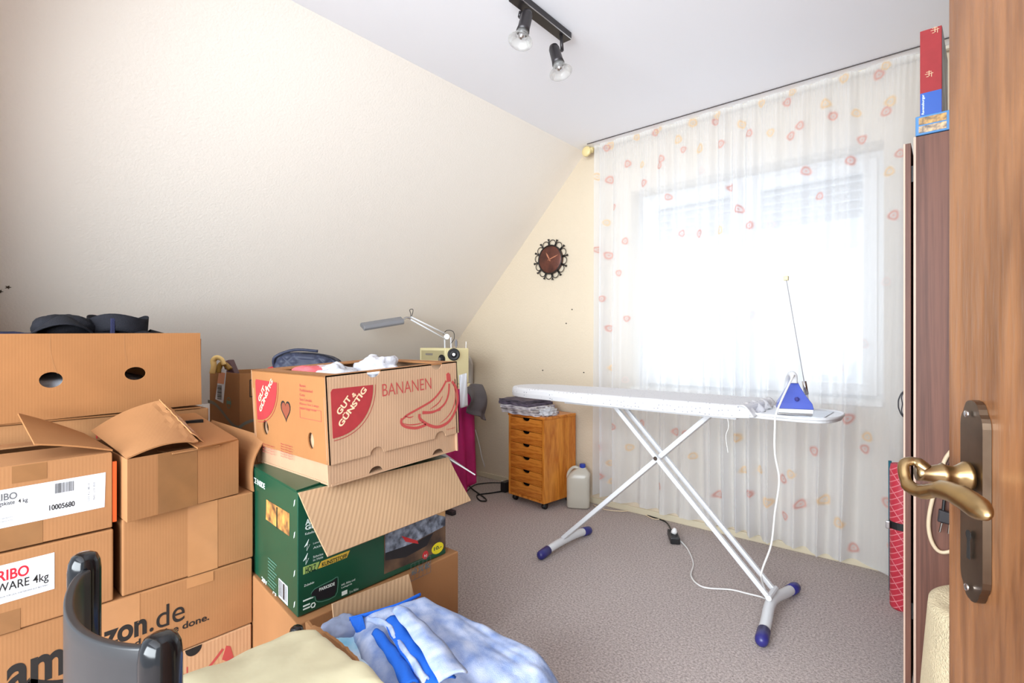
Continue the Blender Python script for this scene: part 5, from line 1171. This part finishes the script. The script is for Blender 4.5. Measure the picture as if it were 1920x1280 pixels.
# lamp
al = thing('clamp_lamp', 'grey fluorescent clamp lamp on white folding arm near the sloping wall', 'lamp', (-2.87, 2.62, 0.77))
S1 = atD(679, 613, 3.40); S2 = atD(754, 601, 3.58); J1 = atD(770, 597, 3.62); J2 = atD(838, 632, 3.74); J3 = atD(840, 657, 3.76)
ax = (S2-S1).normalized()
upv = Vector((0.5, 0, 0.86)); upv = (upv-ax*upv.dot(ax)).normalized(); sdv = ax.cross(upv)
shp = [(-0.032, -0.012), (-0.036, 0.006), (-0.022, 0.022), (0.022, 0.022), (0.036, 0.006), (0.032, -0.012)]
MB().prism([S1+sdv*a+upv*b for a, b in shp], S2-S1).build('lamp_shade', mat('shade_grey', (128, 128, 132), rough=0.4), al, bevel=0.004)
MB().tube([S1-upv*0.010+ax*0.01, S2-upv*0.010-ax*0.01], 0.008).build('tube_bulb', M_metalw, al, smooth=True)
MB().tube(sm([S2, S2.lerp(J1, 0.5)+Vector((0, 0, 0.015)), J1]), 0.007).build('shade_joint', M_chrome, al, smooth=True)
off_ = Vector((0, 0, 0.022)); o1 = Vector((0, 0, -0.006))
m_ = MB(); m_.tube([J1+o1, J2+o1-Vector((0, 0, 0.012))], 0.0055); m_.tube([J1+off_*0.6, J2+off_*0.9], 0.0055); m_.build('upper_arm', M_metalw, al, smooth=True)
J4 = Vector((J3.x, J3.y, 0.80)); p2 = Vector((0.022, 0.018, 0))
m_ = MB(); m_.tube([J2-p2*0.6, J4-p2*0.6], 0.0055); m_.tube([J2+p2, J4+p2], 0.0055); m_.build('lower_arm', M_metalw, al, smooth=True)
MB().lathe([(0.018, -0.01), (0.018, 0.01)], J2+Vector((0, 0, 0.004)), -Fv, n=20).build('elbow', M_chrome, al)
MB().box(J4-Vector((0.025, 0.025, 0.03)), J4+Vector((0.03, 0.03, 0.005))).build('clamp', M_dm, al, bevel=0.004)
cb = MB(); cb.tube(sm([J1+Vector((0, 0, 0.005)), J1+Vector((0.0, 0, 0.035)), J1+Vector((-0.01, 0, 0.062)), J1+Vector((0.012, 0.01, 0.064)), J1+Vector((0.008, 0.008, 0.03)), J1]), 0.0025)
cb.tube(sm([J2+Vector((-0.02, -0.02, 0.02)), J2+Vector((0, 0, 0.05)), J2+Vector((0.035, 0.03, 0.04)), J2+Vector((0.04, 0.034, -0.01)), J2+Vector((0.02, 0.016, -0.05))]), 0.0025)
cb.build('lamp_cord', M_cable_k, al, smooth=True)
# grey board against the wall, cloths
bd = Face((-3.36, 3.035, 0.0), (1, 0, 0), (0, 0, 1))
o = bd.poly([[(0, 0), (0.315, 0), (0.315, 0.93), (0.30, 0.975), (0.27, 1.0), (0.06, 1.0), (0.0, 0.95)]], thick=0.02, off=0).build('grey_board', mat('grey_board_face', (186, 180, 174), rough=0.7), None, bevel=0.003); tag(o, 'light grey board leaning on the back wall behind the sewing machine', 'board')
M_mag = mat('magenta_fabric', (190, 26, 110), rough=0.7, vary=0.25, scale=10)
def mg(s, t):
    y = 2.18+0.40*s; q = t
    z_ = 0.785-0.0*t if t < 0.1 else 0.785-(t-0.1)/0.9*(0.66+0.05*math.sin(s*4))
    x = -2.70+0.115*min(t/0.1, 1)+0.02*math.sin(s*22+t*2)*min(t, 1)+(0.05*t)
    return Vector((x, y+0.05*(t*math.sin(s*3)), z_))
o = MB().grid(mg, 60, 30).build('magenta_cloth', M_mag, None, solid=0.004, smooth=True); tag(o, 'magenta cloth hanging from the sewing table almost to the floor', 'cloth')
M_gc = mat('charcoal_fabric', (98, 92, 94), rough=0.85, vary=0.25, scale=8)
g0 = [atD(868, 722, 3.44), atD(896, 718, 3.60), atD(916, 752, 3.62), atD(908, 789, 3.58), atD(876, 772, 3.44), atD(880, 745, 3.46)]
def gc_(s, t):
    top = atD(868, 728, 3.42).lerp(atD(903, 722, 3.66), s)+Vector((0, 0, 0.018*math.sin(PI*s)))
    bot = atD(874, 772, 3.44).lerp(atD(913, 788, 3.60), s)
    p = top.lerp(bot, t)
    p += Vector((0.6, 0.3, 0))*0.05*math.sin(PI*min(1, t*1.2)) + Vector((0.03, 0.02, 0))*math.sin(s*9+t*3)*0.4
    return p
o = MB().grid(gc_, 30, 24).build('grey_cloth', M_gc, None, solid=0.006, smooth=True); tag(o, 'charcoal grey cloth draped over the corner of the sewing table', 'cloth')
o = MB().grid(lambda s, t: atD(861+s*14+t*2, 703+t*62-s*4, 3.30+0.02*math.sin(s*5+t*3)), 10, 14).build('white_sheet', M_wht, None, solid=0.003, smooth=True); tag(o, 'white paper sheet hanging over the sewing table edge above the magenta cloth', 'paper')
# cables on the floor in the corner
cable('black_cable', 'black cable looping on the carpet behind the cartons toward the drawer unit', [atZ(x, y, 0.006) for x, y in ((872, 900), (884, 915), (905, 930), (912, 938), (900, 938), (895, 928), (920, 924), (946, 920))], 0.005, M_cable_k)
cable('black_cable', 'thinner black cable running straight from the corner to the black adapter', [atZ(x, y, 0.006) for x, y in ((876, 920), (890, 909), (915, 905), (946, 905))], 0.004, M_cable_k)
cable('white_cable', 'white cable hanging down the back wall left of the drawer unit', [atY(891, 805, 3.05), atY(899, 835, 3.05), atY(905, 862, 3.04), atZ(916, 890, 0.006), atZ(930, 896, 0.006), atZ(946, 903, 0.006)], 0.004, M_cable_w)
ap = atZ(947, 922, 0)
o = MB().box((ap.x-0.03, ap.y-0.02, 0), (ap.x+0.02, ap.y+0.06, 0.075)).build('power_adapter', MATS['black_plastic'], None, bevel=0.005); tag(o, 'black power adapter block on the carpet left of the drawer unit', 'adapter')
